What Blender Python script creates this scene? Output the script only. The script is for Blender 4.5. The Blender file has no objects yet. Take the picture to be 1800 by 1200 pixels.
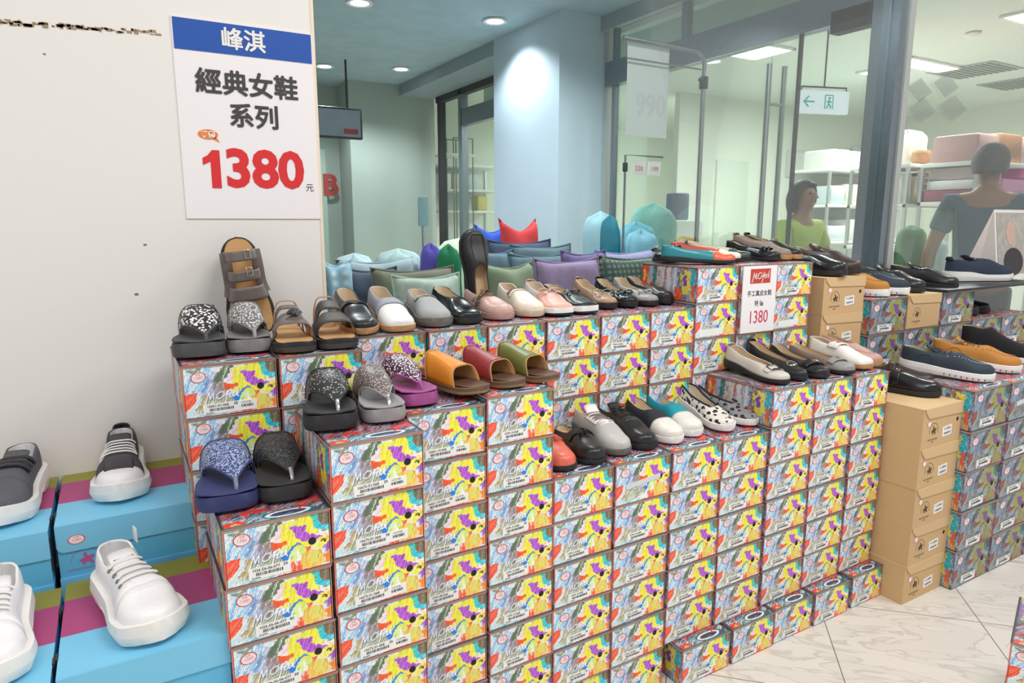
import bpy, bmesh, math, random
import numpy as np
from mathutils import Vector, Matrix, Euler
PI = math.pi
SC = bpy.context.scene
COL = SC.collection
rnd = random.Random(7)

# ------------------------------------------------------------------ camera
CH = 1.30                        # camera height
F = 1190.0                       # focal length in pixels of an 1800x1200 frame
PITCH = math.atan(210 / F)
YAW = math.radians(30.43)
cam = bpy.data.cameras.new('camera'); camo = bpy.data.objects.new('camera', cam); COL.objects.link(camo)
camo.location = (0, 0, CH); camo.rotation_euler = (PI / 2 - PITCH, 0, -YAW)
cam.sensor_width = 36; cam.lens = 36 * F / 1800; cam.clip_start = .05
SC.camera = camo
# ------------------------------------------------------------------ world, lamps, exposure
SC.view_settings.view_transform = 'Standard'; SC.view_settings.look = 'None'
SC.view_settings.gamma = 1; SC.view_settings.use_curve_mapping = False
SC.view_settings.exposure = -0.06
w = bpy.data.worlds.new('world'); SC.world = w; w.use_nodes = True
bg = w.node_tree.nodes['Background']; bg.inputs[0].default_value = (1, .985, .965, 1); bg.inputs[1].default_value = .60
def area(name, loc, size, power, col=(1, 1, 1), rot=(0, 0, 0), sy=None):
    l = bpy.data.lights.new(name, 'AREA'); l.energy = power; l.color = col; l.size = size
    if sy: l.shape = 'RECTANGLE'; l.size_y = sy
    o = bpy.data.objects.new(name, l); o.location = loc; o.rotation_euler = rot; COL.objects.link(o); return o
# the shop's own ceiling lights over the aisle the camera stands in; the last is an added fill
area('unseen_aisle_light', (-.7, .0, 3.2), 1.2, 17, (1, .97, .94), sy=.6)
area('unseen_aisle_light', (1.2, .0, 3.2), 1.2, 41, (1, .985, .97), sy=.6)
area('unseen_aisle_light', (3.2, .0, 3.2), 1.2, 40, (1, .985, .97), sy=.6)
area('unseen_aisle_light', (-1.9, -.9, 3.2), 1.2, 15, (1, .985, .97), sy=.6)  # unseen fill lamp added to brighten the lower left wall
# store behind the shop front
# (its lamps sit in their ceiling panels below)
# lobby behind the near glass: downlights
# (their lamps are made with their fixtures below)

# ------------------------------------------------------------------ picture rays -> places (the photograph was measured in 1800x1200)
_fw = np.array([math.sin(YAW) * math.cos(PITCH), math.cos(YAW) * math.cos(PITCH), -math.sin(PITCH)])
_rt = np.array([math.cos(YAW), -math.sin(YAW), 0]); _up = np.cross(_rt, _fw)
_O = np.array([0, 0, CH])
def ray(x, y): return _rt * (x - 900) / F + _up * (600 - y) / F + _fw
def onX(x, y, X): r = ray(x, y); return Vector(_O + r * X / r[0])
def onY(x, y, Y): r = ray(x, y); return Vector(_O + r * Y / r[1])
def onZ(x, y, Z): r = ray(x, y); return Vector(_O + r * (Z - CH) / r[2])
def onD(x, y, d): return Vector(_O + ray(x, y) * d)

# ------------------------------------------------------------------ materials
def lin(c):
    return tuple((v / 12.92 if v <= .04045 else ((v + .055) / 1.055) ** 2.4) for v in (x / 255 for x in c))
MC = {}
def mat(name, rgb, rough=.5, metal=0, noise=.06, bump=0, scale=60, emit=None, coat=0, spec=.5):
    """procedural surface: base colour with a slight noise variation and optional bump"""
    if name in MC: return MC[name]
    m = bpy.data.materials.new(name); m.use_nodes = True; nt = m.node_tree; b = nt.nodes['Principled BSDF']
    c = lin(rgb)
    b.inputs['Roughness'].default_value = rough; b.inputs['Metallic'].default_value = metal
    b.inputs['Coat Weight'].default_value = coat; b.inputs['Specular IOR Level'].default_value = spec
    tc = nt.nodes.new('ShaderNodeTexCoord'); nz = nt.nodes.new('ShaderNodeTexNoise')
    nz.inputs['Scale'].default_value = scale; nz.inputs['Detail'].default_value = 3
    nt.links.new(tc.outputs['Object'], nz.inputs['Vector'])
    mx = nt.nodes.new('ShaderNodeMix'); mx.data_type = 'RGBA'
    mx.inputs[6].default_value = tuple(max(0, v * (1 - noise)) for v in c) + (1,)
    mx.inputs[7].default_value = tuple(min(1, v * (1 + noise)) for v in c) + (1,)
    nt.links.new(nz.outputs[0], mx.inputs[0]); nt.links.new(mx.outputs[2], b.inputs['Base Color'])
    if bump:
        bp = nt.nodes.new('ShaderNodeBump'); bp.inputs['Strength'].default_value = bump; bp.inputs['Distance'].default_value = .002
        nt.links.new(nz.outputs[0], bp.inputs['Height']); nt.links.new(bp.outputs[0], b.inputs['Normal'])
    if emit:
        b.inputs['Emission Color'].default_value = c + (1,); b.inputs['Emission Strength'].default_value = emit
    MC[name] = m; return m
def dots_mat(name, base, dot, scale, thr, rough=.4, glitter=False):
    """voronoi dots: rhinestones, glitter, animal print"""
    if name in MC: return MC[name]
    m = bpy.data.materials.new(name); m.use_nodes = True; nt = m.node_tree; b = nt.nodes['Principled BSDF']
    tc = nt.nodes.new('ShaderNodeTexCoord'); v = nt.nodes.new('ShaderNodeTexVoronoi'); v.inputs['Scale'].default_value = scale
    nt.links.new(tc.outputs['Object'], v.inputs['Vector'])
    mx = nt.nodes.new('ShaderNodeMix'); mx.data_type = 'RGBA'
    mx.inputs[6].default_value = lin(base) + (1,); mx.inputs[7].default_value = lin(dot) + (1,)
    if glitter:
        sep = nt.nodes.new('ShaderNodeSeparateColor'); nt.links.new(v.outputs['Color'], sep.inputs[0])
        mp = nt.nodes.new('ShaderNodeMapRange'); mp.inputs[1].default_value = thr; mp.inputs[2].default_value = 1.0
        nt.links.new(sep.outputs[0], mp.inputs[0]); nt.links.new(mp.outputs[0], mx.inputs[0])
    else:
        lt = nt.nodes.new('ShaderNodeMath'); lt.operation = 'LESS_THAN'; lt.inputs[1].default_value = thr
        nt.links.new(v.outputs['Distance'], lt.inputs[0]); nt.links.new(lt.outputs[0], mx.inputs[0])
    nt.links.new(mx.outputs[2], b.inputs['Base Color']); b.inputs['Roughness'].default_value = rough
    MC[name] = m; return m
def attr_mat(name, rough=.42):
    m = bpy.data.materials.new(name); m.use_nodes = True; nt = m.node_tree; b = nt.nodes['Principled BSDF']
    a = nt.nodes.new('ShaderNodeAttribute'); a.attribute_name = 'Col'
    nz = nt.nodes.new('ShaderNodeTexNoise'); nz.inputs['Scale'].default_value = 900; nz.inputs['Detail'].default_value = 2
    tc = nt.nodes.new('ShaderNodeTexCoord'); nt.links.new(tc.outputs['Object'], nz.inputs['Vector'])
    mx = nt.nodes.new('ShaderNodeMix'); mx.data_type = 'RGBA'; mx.blend_type = 'OVERLAY'; mx.inputs[0].default_value = .25
    nt.links.new(a.outputs['Color'], mx.inputs[6]); nt.links.new(nz.outputs[0], mx.inputs[7])
    nt.links.new(mx.outputs[2], b.inputs['Base Color']); b.inputs['Roughness'].default_value = rough
    MC[name] = m; return m
def glass_mat(name, tint, ior=1.45, k=1.0):
    m = bpy.data.materials.new(name); m.use_nodes = True; nt = m.node_tree; nt.nodes.remove(nt.nodes['Principled BSDF'])
    t = nt.nodes.new('ShaderNodeBsdfTransparent'); t.inputs[0].default_value = tint + (1,)
    g = nt.nodes.new('ShaderNodeBsdfGlossy'); g.inputs['Roughness'].default_value = .01
    fr = nt.nodes.new('ShaderNodeFresnel'); fr.inputs[0].default_value = ior
    mu = nt.nodes.new('ShaderNodeMath'); mu.operation = 'MULTIPLY'; mu.inputs[1].default_value = k
    nt.links.new(fr.outputs[0], mu.inputs[0])
    mx = nt.nodes.new('ShaderNodeMixShader'); nt.links.new(mu.outputs[0], mx.inputs[0])
    nt.links.new(t.outputs[0], mx.inputs[1]); nt.links.new(g.outputs[0], mx.inputs[2])
    nt.links.new(mx.outputs[0], nt.nodes['Material Output'].inputs[0]); MC[name] = m; return m

# ------------------------------------------------------------------ objects
def empty(name, label, cat, loc, rot=(0, 0, 0), group=None, scale=(1, 1, 1)):
    o = bpy.data.objects.new(name, None); o.empty_display_size = .05
    o.location = loc; o.rotation_euler = rot; o.scale = scale; COL.objects.link(o); tag(o, label, cat, group); return o
def tag(o, label, cat, group=None):
    o['label'] = label; o['category'] = cat
    if group: o['group'] = group
    return o
class MB:
    """collects faces, builds ONE mesh"""
    def __init__(s): s.v = []; s.f = []; s.m = []
    def add(s, vs, fs, m=0, M=None):
        o = len(s.v); s.v += [tuple(M @ Vector(p)) if M else tuple(p) for p in vs]
        s.f += [tuple(i + o for i in f) for f in fs]; s.m += [m] * len(fs); return s
    def box(s, c, d, m=0, M=None):
        x, y, z = c; a, b, e = d[0] / 2, d[1] / 2, d[2] / 2
        vs = [(x + i * a, y + j * b, z + k * e) for k in (-1, 1) for j in (-1, 1) for i in (-1, 1)]
        return s.add(vs, [(0, 2, 3, 1), (4, 5, 7, 6), (0, 1, 5, 4), (2, 6, 7, 3), (0, 4, 6, 2), (1, 3, 7, 5)], m, M)
    def rbox(s, c, d, r, m=0, M=None, seg=2):
        bm = bmesh.new(); bmesh.ops.create_cube(bm, size=1)
        for v in bm.verts: v.co = Vector((v.co.x * d[0], v.co.y * d[1], v.co.z * d[2])) + Vector(c)
        bmesh.ops.bevel(bm, geom=bm.edges[:], offset=r, segments=seg, affect='EDGES', profile=.5)
        bm.verts.index_update()
        s.add([v.co.copy() for v in bm.verts], [tuple(v.index for v in f.verts) for f in bm.faces], m, M); bm.free(); return s
    def tube(s, pts, r, seg=8, m=0, M=None, caps=True, closed=False, flat=1.0):
        pts = [Vector(p) for p in pts]; n = len(pts); rs = r if hasattr(r, '__len__') else [r] * n
        vs = []; fs = []; prev = None
        for i, p in enumerate(pts):
            if closed: t = pts[(i + 1) % n] - pts[i - 1]
            else: t = pts[min(i + 1, n - 1)] - pts[max(i - 1, 0)]
            if t.length < 1e-9: t = Vector((0, 0, 1))
            t.normalize()
            if prev is None:
                a = Vector((0, 0, 1)) if abs(t.z) < .9 else Vector((1, 0, 0))
                nx = t.cross(a).normalized()
            else:
                nx = (prev - t * prev.dot(t)); nx = nx.normalized() if nx.length > 1e-6 else t.orthogonal().normalized()
            prev = nx; ny = t.cross(nx)
            for k in range(seg):
                a = 2 * PI * k / seg; vs.append(p + nx * (rs[i] * math.cos(a)) + ny * (rs[i] * flat * math.sin(a)))
        for i in range(n if closed else n - 1):
            j = (i + 1) % n
            for k in range(seg):
                l = (k + 1) % seg; fs.append((i * seg + k, i * seg + l, j * seg + l, j * seg + k))
        if caps and not closed: fs += [tuple(range(seg))[::-1], tuple((n - 1) * seg + k for k in range(seg))]
        return s.add(vs, fs, m, M)
    def lathe(s, prof, seg=20, m=0, M=None):
        vs = []; fs = []
        for r, z in prof:
            for k in range(seg): a = 2 * PI * k / seg; vs.append((r * math.cos(a), r * math.sin(a), z))
        for i in range(len(prof) - 1):
            for k in range(seg):
                l = (k + 1) % seg; fs.append((i * seg + k, i * seg + l, (i + 1) * seg + l, (i + 1) * seg + k))
        fs += [tuple(range(seg))[::-1], tuple((len(prof) - 1) * seg + k for k in range(seg))]
        return s.add(vs, fs, m, M)
    def grid(s, P, m=0, M=None, cu=False):
        """P: rows of points"""
        R = len(P); C = len(P[0]); vs = [p for r in P for p in r]; fs = []
        for i in range(R - 1):
            for j in range(C if cu else C - 1):
                k = (j + 1) % C; fs.append((i * C + j, i * C + k, (i + 1) * C + k, (i + 1) * C + j))
        return s.add(vs, fs, m, M)
    def poly(s, pts, y0, y1, m=0, M=None):
        """outline in x,z extruded along y"""
        n = len(pts); vs = [(x, y0, z) for x, z in pts] + [(x, y1, z) for x, z in pts]
        fs = [tuple(range(n)), tuple(range(2 * n - 1, n - 1, -1))] + [(i, i + n, (i + 1) % n + n, (i + 1) % n) for i in range(n)]
        return s.add(vs, fs, m, M)
    def mesh(s, name, mats, smooth=True, doubles=0, angle=None):
        me = bpy.data.meshes.new(name); me.from_pydata(s.v, [], s.f); me.update()
        for m in (mats if isinstance(mats, (list, tuple)) else [mats]): me.materials.append(m)
        me.polygons.foreach_set('material_index', s.m)
        bm = bmesh.new(); bm.from_mesh(me)
        if doubles: bmesh.ops.remove_doubles(bm, verts=bm.verts[:], dist=doubles)
        dg = [f for f in bm.faces if f.calc_area() < 1e-12]
        if dg: bmesh.ops.delete(bm, geom=dg, context='FACES_ONLY')
        bmesh.ops.recalc_face_normals(bm, faces=bm.faces[:])
        bm.to_mesh(me); bm.free()
        if smooth:
            me.polygons.foreach_set('use_smooth', [True] * len(me.polygons))
            me.set_sharp_from_angle(angle=math.radians(angle or 40))
        return me
    def obj(s, name, mats, parent=None, **k):
        o = bpy.data.objects.new(name, s.mesh(name, mats, **k)); COL.objects.link(o)
        if parent: o.parent = parent
        return o
def use(me, name, parent, loc=(0, 0, 0)):
    o = bpy.data.objects.new(name, me); COL.objects.link(o); o.parent = parent; o.location = loc; return o
def solid(o, t, off=-1, moff=0, rim=0):
    md = o.modifiers.new('thickness', 'SOLIDIFY'); md.thickness = t; md.offset = off; md.material_offset = moff; md.material_offset_rim = rim; return o
def struct(o, nm=None):
    o['kind'] = 'structure'; return o
def text_mesh(s, size, bold=0, res=3, align='CENTER', extrude=0.0):
    c = bpy.data.curves.new('lettering', 'FONT'); c.body = s; c.size = size; c.align_x = align; c.align_y = 'CENTER'
    c.offset = bold; c.resolution_u = res; c.extrude = extrude
    o = bpy.data.objects.new('lettering', c); COL.objects.link(o); bpy.context.view_layer.update()
    me = bpy.data.meshes.new_from_object(o.evaluated_get(bpy.context.evaluated_depsgraph_get()))
    bpy.data.objects.remove(o); return me
def text_into(mb, s, size, M, m=0, bold=0, sx=1, sz=1, res=3, align='CENTER'):
    """flat lettering standing in the x,z plane, facing -y"""
    me = text_mesh(s, size, bold, res, align)
    vs = [(v.co.x * sx, 0, v.co.y * sz) for v in me.vertices]
    mb.add(vs, [tuple(p.vertices) for p in me.polygons], m, M); bpy.data.meshes.remove(me)
def pch(xs, ys):
    """monotone cubic interpolation"""
    xs = np.array(xs, float); ys = np.array(ys, float); h = np.diff(xs); d = np.diff(ys) / h
    m = np.zeros(len(xs)); m[0] = d[0]; m[-1] = d[-1]
    for i in range(1, len(xs) - 1):
        m[i] = 0 if d[i - 1] * d[i] <= 0 else 2 * d[i - 1] * d[i] / (d[i - 1] + d[i])
    def f(x):
        x = min(max(float(x), xs[0]), xs[-1]); i = min(int(np.searchsorted(xs, x, 'right')) - 1, len(h) - 1); i = max(i, 0)
        t = (x - xs[i]) / h[i]
        return ((1 + 2 * t) * (1 - t) ** 2 * ys[i] + t * (1 - t) ** 2 * h[i] * m[i] + t * t * (3 - 2 * t) * ys[i + 1] + t * t * (t - 1) * h[i] * m[i + 1])
    return f
T3 = Matrix.Translation

WHITE = mat('white_paper', (236, 234, 232), .6, noise=.01)
BLACK = mat('black_ink', (18, 17, 18), .5, noise=.02)
# ================================================================== room
GY = 1.91            # near glass plane
WY = 1.883           # face of the white wall panel
FX = 3.14            # shop front of the store on the right
def floor_mat():
    m = bpy.data.materials.new('marble_tile'); m.use_nodes = True; nt = m.node_tree; b = nt.nodes['Principled BSDF']
    tc = nt.nodes.new('ShaderNodeTexCoord')
    mp = nt.nodes.new('ShaderNodeMapping'); nt.links.new(tc.outputs['Object'], mp.inputs[0])
    mp.inputs['Rotation'].default_value = (0, 0, math.radians(TILE_ROT)); mp.inputs['Location'].default_value = TILE_OFF
    br = nt.nodes.new('ShaderNodeTexBrick'); br.offset = 0; br.squash = 1
    br.inputs['Scale'].default_value = 1; br.inputs['Brick Width'].default_value = .497; br.inputs['Row Height'].default_value = .497
    br.inputs['Mortar Size'].default_value = .0016; br.inputs['Mortar Smooth'].default_value = 0
    nz = nt.nodes.new('ShaderNodeTexNoise'); nz.inputs['Scale'].default_value = 3.2; nz.inputs['Detail'].default_value = 9; nz.inputs['Distortion'].default_value = 1.6
    mp2 = nt.nodes.new('ShaderNodeMapping'); mp2.inputs['Scale'].default_value = (1, 3.2, 1); nt.links.new(mp.outputs[0], mp2.inputs[0]); nt.links.new(mp2.outputs[0], nz.inputs[0])
    cr = nt.nodes.new('ShaderNodeValToRGB'); e = cr.color_ramp.elements
    e[0].position = .47; e[0].color = lin((220, 215, 207)) + (1,); e[1].position = .53; e[1].color = lin((224, 219, 211)) + (1,)
    x = cr.color_ramp.elements.new(.5); x.color = lin((200, 194, 185)) + (1,)
    nt.links.new(nz.outputs[0], cr.inputs[0])
    nt.links.new(mp.outputs[0], br.inputs[0]); nt.links.new(cr.outputs[0], br.inputs[1]); nt.links.new(cr.outputs[0], br.inputs[2])
    br.inputs[3].default_value = lin((120, 114, 108)) + (1,)
    nt.links.new(br.outputs[0], b.inputs['Base Color']); b.inputs['Roughness'].default_value = .3
    return m
TILE_ROT = 45; TILE_OFF = (-.486, -2.362, 0)
def plate(name, lo, hi, m):
    mb = MB(); c = [(a + b) / 2 for a, b in zip(lo, hi)]; d = [abs(b - a) for a, b in zip(lo, hi)]
    return struct(mb.box(c, d).obj(name, m, smooth=False))
fl = plate('floor', (-3, -2.5, -.06), (9, 9.2, 0), floor_mat())
WALLM = mat('cream_wall', (234, 231, 226), .7, noise=.015, scale=2)
plate('wall_left', (-3, WY, 0), (.499, WY + .045, 3.0), WALLM)
plate('trim_1', (.499, WY - .002, 0), (.507, WY + .047, 3.0), mat('pale_wood_edge', (238, 222, 198), .6))
LOBW = mat('lobby_wall', (168, 180, 168), .7, noise=.04, scale=3)
CONC = mat('lobby_ceiling', (168, 190, 196), .8, noise=.18, bump=.2, scale=6)
plate('ceiling_lobby', (-3, WY + .1, 2.71), (FX + .05, 9, 2.8), CONC)
plate('wall_back', (-3, 7.4, 0), (2.25, 7.5, 2.71), LOBW)
plate('wall_lobby_side', (-3.1, WY + .1, 0), (-3, 9, 2.8), LOBW)
plate('wall_lobby_return', (2.25, 7.0, 0), (FX, 7.1, 2.71), LOBW)
plate('wall_lobby_jog', (2.2, 7.0, 0), (2.25, 7.4, 2.71), LOBW)
# pillar, beam
PIL = mat('pillar_paint', (196, 212, 222), .6, noise=.04, scale=4)
plate('wall_pillar', (2.745, 4.035, 0), (FX + .1, 4.96, 2.71), PIL)
BEAM = mat('beam_paint', (150, 165, 168), .7, noise=.06, scale=5)
plate('trim_2', (2.745, 4.96, 2.60), (FX + .1, 7.0, 2.71), BEAM)
plate('trim_3', (FX - .05, 1.95, 2.61), (FX + .1, 4.035, 2.71), BEAM)
# store interior shell
STW = mat('store_wall', (226, 232, 220), .7, noise=.02, scale=2)
STC = mat('store_ceiling', (222, 232, 222), .7, noise=.015, scale=2)
plate('ceiling_store', (FX + .02, WY + .1, 2.76), (10, 9, 2.86), STC)
plate('wall_store_back', (FX + .05, 8.8, 0), (9.9, 8.9, 2.76), STW)
plate('wall_store_partition', (5.75, 6.0, 0), (9.8, 6.08, 2.76), STW)
plate('wall_store_right', (9.8, WY, 0), (9.9, 8.8, 2.76), STW)
plate('trim_4', (FX + .55, 2.35, 2.52), (FX + .62, 6.9, 2.76), mat('bulkhead_paint', (176, 196, 184), .7, noise=.02))
# steel and glass of the shop front
STEEL = mat('brushed_steel', (150, 160, 168), .32, 1, noise=.12, scale=40)
STEELW = mat('light_steel', (196, 200, 196), .35, .6, noise=.05)
DARK = mat('dark_gap', (40, 46, 48), .6)
GL = glass_mat('clear_glass', (.94, .965, .955), 1.45, .34)
GL2 = glass_mat('front_glass', (.93, .965, .95), 1.45, .34)
plate('window_1', (.510, GY, 0), (FX - .06, GY + .008, 2.95), GL)
plate('window_2', (FX + .06, GY, 0), (7.5, GY + .008, 2.95), GL)
plate('trim_5', (FX - .055, GY - .035, 0), (FX + .0, GY + .10, 2.95), STEEL)
plate('trim_6', (FX + .0, GY - .045, 0), (FX + .04, GY + .03, 2.95), STEELW)
plate('trim_7', (FX - .03, 2.03, 2.24), (FX + .04, 4.0, 2.40), STEEL)           # lintel
plate('trim_8', (FX - .03, 2.03, 2.20), (FX + .04, 2.24, 2.30), DARK)
plate('trim_9', (FX - .02, 3.90, 0), (FX + .02, 3.93, 2.61), STEEL)
plate('trim_10', (FX - .02, 3.98, 0), (FX + .02, 4.02, 2.61), STEELW)
plate('trim_11', (FX - .02, 3.22, 2.40), (FX + .02, 3.27, 2.61), STEEL)
plate('window_3', (FX, 2.60, 0), (FX + .008, 3.92, 2.24), GL2)
plate('window_4', (FX, 2.03, 0), (FX + .008, 2.42, 2.24), GL2)
plate('window_5', (FX, 2.03, 2.40), (FX + .008, 3.92, 2.61), GL2)
plate('trim_12', (FX - .008, 2.415, 0), (FX + .012, 2.43, 2.24), DARK)
# glass door leaf with its tall pull handle
dr = struct(MB().box((FX + .004, 2.515, 1.13), (.012, .17, 2.2)).obj('door_1', GL2, smooth=False))
hb = MB()
for sx in (-1, 1):
    hb.tube([(FX + sx * .06, 2.56, .75), (FX + sx * .06, 2.56, 2.12)], .015, 12)
    for z in (.95, 1.92): hb.tube([(FX, 2.56, z), (FX + sx * .06, 2.56, z)], .009, 8)
hd = hb.obj('door_handle', mat('chrome', (214, 220, 220), .12, 1), dr); hd['label'] = 'tall chrome pull handle'
# far shop window between pillar and lobby end
plate('window_6', (FX, 4.96, 0), (FX + .008, 6.9, 2.6), GL2)
plate('trim_13', (FX - .03, 4.97, 2.24), (FX + .04, 6.3, 2.40), STEEL)
plate('trim_14', (FX - .03, 6.28, 0), (FX + .04, 6.36, 2.6), STEEL)
plate('trim_15', (FX - .03, 6.8, 0), (FX + .04, 6.86, 2.6), DARK)
plate('trim_17', (FX - .03, 4.97, 2.54), (FX + .04, 6.9, 2.6), DARK)
# lobby door with its letter
d2 = plate('door_2', (.6, 7.34, 0), (2.03, 7.4, 2.05), mat('lobby_door', (168, 190, 174), .6, noise=.04, scale=3))
bb = MB(); text_into(bb, 'B', .30, T3((onY(581, 327, 7.33).x, 7.335, onY(581, 327, 7.33).z)), bold=.012)
o = bb.obj('door_letter', mat('red_letter', (168, 62, 50), .6), d2, smooth=False); o['label'] = 'red letter B'
# ------------------------------------------------------------------ fixtures
LAMP = mat('lamp_glow', (250, 252, 255), .5, emit=9)
LAMPW = mat('panel_glow', (250, 255, 250), .5, emit=5)
for i, (px, py, lab) in enumerate([(632, 6, 'round lobby downlight nearest the white wall, cut by the photo top'), (870, 38, 'round lobby downlight shining beside the blue lit pillar'),
                       (570, 117, 'round lobby downlight over the hanging sign'), (705, 122, 'round lobby downlight over the lobby end, between sign and pillar')]):
    p = onZ(px, py, 2.70)
    t = empty('downlight', lab, 'ceiling light', p, group='lobby downlights')
    MB().lathe([(.062, 0), (.085, -.004), (.088, .006), (.06, .012)], 24).obj('trim_ring', WHITE, t)
    MB().lathe([(.06, -.001), (.058, .004)], 24).obj('lamp_lens', LAMP, t)
    l = bpy.data.lights.new('downlight_beam', 'SPOT'); l.energy = 72; l.spot_size = 2.3; l.spot_blend = .6; l.color = (.86, .90, 1); l.shadow_soft_size = .06
    lo = bpy.data.objects.new('downlight_beam', l); COL.objects.link(lo); lo.parent = t; lo.location = (0, 0, -.02)
for i, (px, py, sx, sy, lab) in enumerate([(1322, 88, .55, .42, 'square louvred ceiling panel light inside the door'), (1258, 184, .9, .30, 'narrow ceiling light far above the cream wall'),
            (1625, 113, .85, .22, 'long bright ceiling strip light right of the steel post'), (1548, 127, .40, .22, 'short ceiling light seen behind the steel post'), (1805, 28, .30, .18, 'ceiling light at the right photo edge')]):
    p = onZ(px, py, 2.755)
    if p.y > 6.6: p.y = 6.6
    t = empty('ceiling_panel_light', lab, 'ceiling light', p, group='store ceiling lights')
    fr = MB()
    for s in (-1, 1):
        fr.box((s * sx / 2, 0, -.006), (.03, sy + .03, .016)); fr.box((0, s * sy / 2, -.006), (sx, .03, .016))
    for k in range(1, 4): fr.box((-sx / 2 + sx * k / 4, 0, -.006), (.012, sy, .012))
    fr.obj('frame', WHITE, t, smooth=False)
    MB().box((0, 0, -.004), (sx - .02, sy - .02, .004)).obj('diffuser', LAMPW, t, smooth=False)
    lo = area('panel_lamp', (0, 0, -.008), sx - .03, 80 if sx > .5 else 42, (1, 1, .96), sy=sy - .03); lo.parent = t
for px, py, lab in ((1712, 124, 'grey ceiling air vent beside the long strip light'), (1795, 146, 'grey ceiling air vent at the right photo edge'), (1245, 210, 'small grey ceiling vent above the cream wall')):
    p = onZ(px, py, 2.755); p.y = min(p.y, 6.4)
    t = empty('ceiling_vent', lab, 'vent', p)
    v = MB().box((0, 0, 0), (.6, .6, .008)); v.obj('frame', mat('vent_grey', (170, 176, 170), .6), t, smooth=False)
    sl = MB()
    for k in range(10): sl.box((0, -.25 + k * .055, -.008), (.54, .018, .008))
    sl.obj('slats', mat('vent_dark', (140, 146, 140), .6), t, smooth=False)
p = onZ(1711, 58, 2.755); t = empty('smoke_detector', 'round white smoke detector on the store ceiling', 'smoke detector', p)
MB().lathe([(.055, 0), (.055, -.012), (.035, -.03), (.0, -.032)], 20).obj('body', WHITE, t)
for lx, ly in ((.9, 3.0), (1.9, 2.6), (2.2, 3.4)):     # unseen fill spots added above the frame to brighten the pillar front
    l = bpy.data.lights.new('lobby_fill_spot', 'SPOT'); l.energy = 70; l.spot_size = 2.6; l.spot_blend = .7; l.color = (.92, .97, 1); l.shadow_soft_size = .06
    lo = bpy.data.objects.new('lobby_fill_spot', l); COL.objects.link(lo); lo.location = (lx, ly, 2.69)
# green exit sign
p = onD(1447, 180, 4.0); t = empty('exit_sign', 'hanging lit exit sign with green arrow and running figure', 'sign', p, (0, 0, -math.radians(18)))
GRN = mat('exit_green', (60, 170, 140), .5, emit=.5)
MB().rbox((0, 0, 0), (.33, .03, .13), .006).obj('lit_panel', mat('exit_face', (226, 232, 238), .5, emit=.8), t)
g = MB()
g.box((-.105, -.017, 0), (.07, .002, .009))
for s in (-1, 1): g.box((-.125, -.017, s * .014), (.046, .002, .009), M=T3((-.125, 0, s * .014)) @ Matrix.Rotation(s * -PI / 4, 4, 'Y') @ T3((.125, 0, -s * .014)))
for c, d in (((.0, 0), (.006, .08)), ((.052, 0), (.006, .08)), ((.026, .038), (.05, .006))): g.box((c[0], -.017, c[1]), (d[0], .002, d[1]))
g.lathe([(.008, 0), (.008, .002)], 12, M=T3((.028, -.017, .022)) @ Matrix.Rotation(PI / 2, 4, 'X'))
for a, b in (((.026, .012), (.024, -.012)), ((.024, -.012), (.012, -.034)), ((.024, -.012), (.038, -.02)), ((.038, -.02), (.036, -.036)), ((.026, .008), (.012, .0)), ((.026, .008), (.042, -.002))):
    g.tube([(a[0], -.017, a[1]), (b[0], -.017, b[1])], .004, 6)
g.obj('pictogram', GRN, t, smooth=False)
MB().tube([(-.15, 0, .065), (-.15, 0, .085), (.15, 0, .085), (.15, 0, .065)], .005, 6).tube([(0, 0, .085), (0, 0, 2.755 - p.z)], .005, 6).obj('hanger', DARK, t)
# hanging lobby notice
p = onY(592, 216, 6.2); t = empty('hanging_notice', 'dark framed notice hanging from the lobby ceiling', 'sign', p)
MB().rbox((0, 0, 0), (.46, .04, .27), .01).obj('frame', mat('notice_frame', (52, 52, 62), .4), t)
pn = MB().box((0, -.021, 0), (.42, .002, .23)).obj('panel', mat('notice_panel', (150, 160, 170), .4, noise=.12, scale=14), t, smooth=False)
MB().box((.12, -.0225, -.07), (.13, .002, .045)).obj('red_strip', mat('notice_red', (176, 60, 66), .5), t, smooth=False)
MB().tube([(.1, 0, .13), (.1, 0, 2.71 - p.z)], .01, 8).obj('hanging_rod', DARK, t)

# ------------------------------------------------------------------ big price sign on the wall
sx0, sx1 = .169, .499
sgw = sx1 - sx0
top, bot = CH + .2555 * 1.883, CH + .0045 * 1.883
t = empty('price_sign', 'large white price poster with blue header and red 1380', 'sign', (sx0, WY, bot))
hh = top - bot
MB().box((sgw / 2, -.002, hh / 2), (sgw, .004, hh)).obj('poster_sheet', mat('poster_white', (240, 236, 238), .55, noise=.01), t, smooth=False)
MB().box((sgw / 2, -.0045, hh - .0385), (sgw - .006, .002, .071)).obj('blue_header', mat('poster_blue', (18, 80, 170), .5, noise=.03), t, smooth=False)
def bold_into(mb, s_, size, x_, y_, z_, k, **kw):
    for i_, (dx_, dz_) in enumerate(((0, 0), (k, 0), (-k, 0), (0, k), (0, -k), (k * .7, k * .7), (-k * .7, k * .7), (k * .7, -k * .7), (-k * .7, -k * .7))): text_into(mb, s_, size, T3((x_ + dx_, y_ - .00012 * i_, z_ + dz_)), **kw)
x = MB(); bold_into(x, '峰淇', .053, sgw * .485, -.0062, hh - .041, .0013)
x.obj('header_lettering', WHITE, t, smooth=False)
x = MB(); bold_into(x, '經典女鞋', .0615, sgw * .50, -.0052, hh - .146, .0016); bold_into(x, '系列', .0615, sgw * .53, -.0052, hh - .222, .0016)
text_into(x, '元', .022, T3((sgw * .925, -.0052, hh - .392)))
x.obj('lettering', mat('poster_grey', (62, 60, 62), .5), t, smooth=False)
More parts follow.
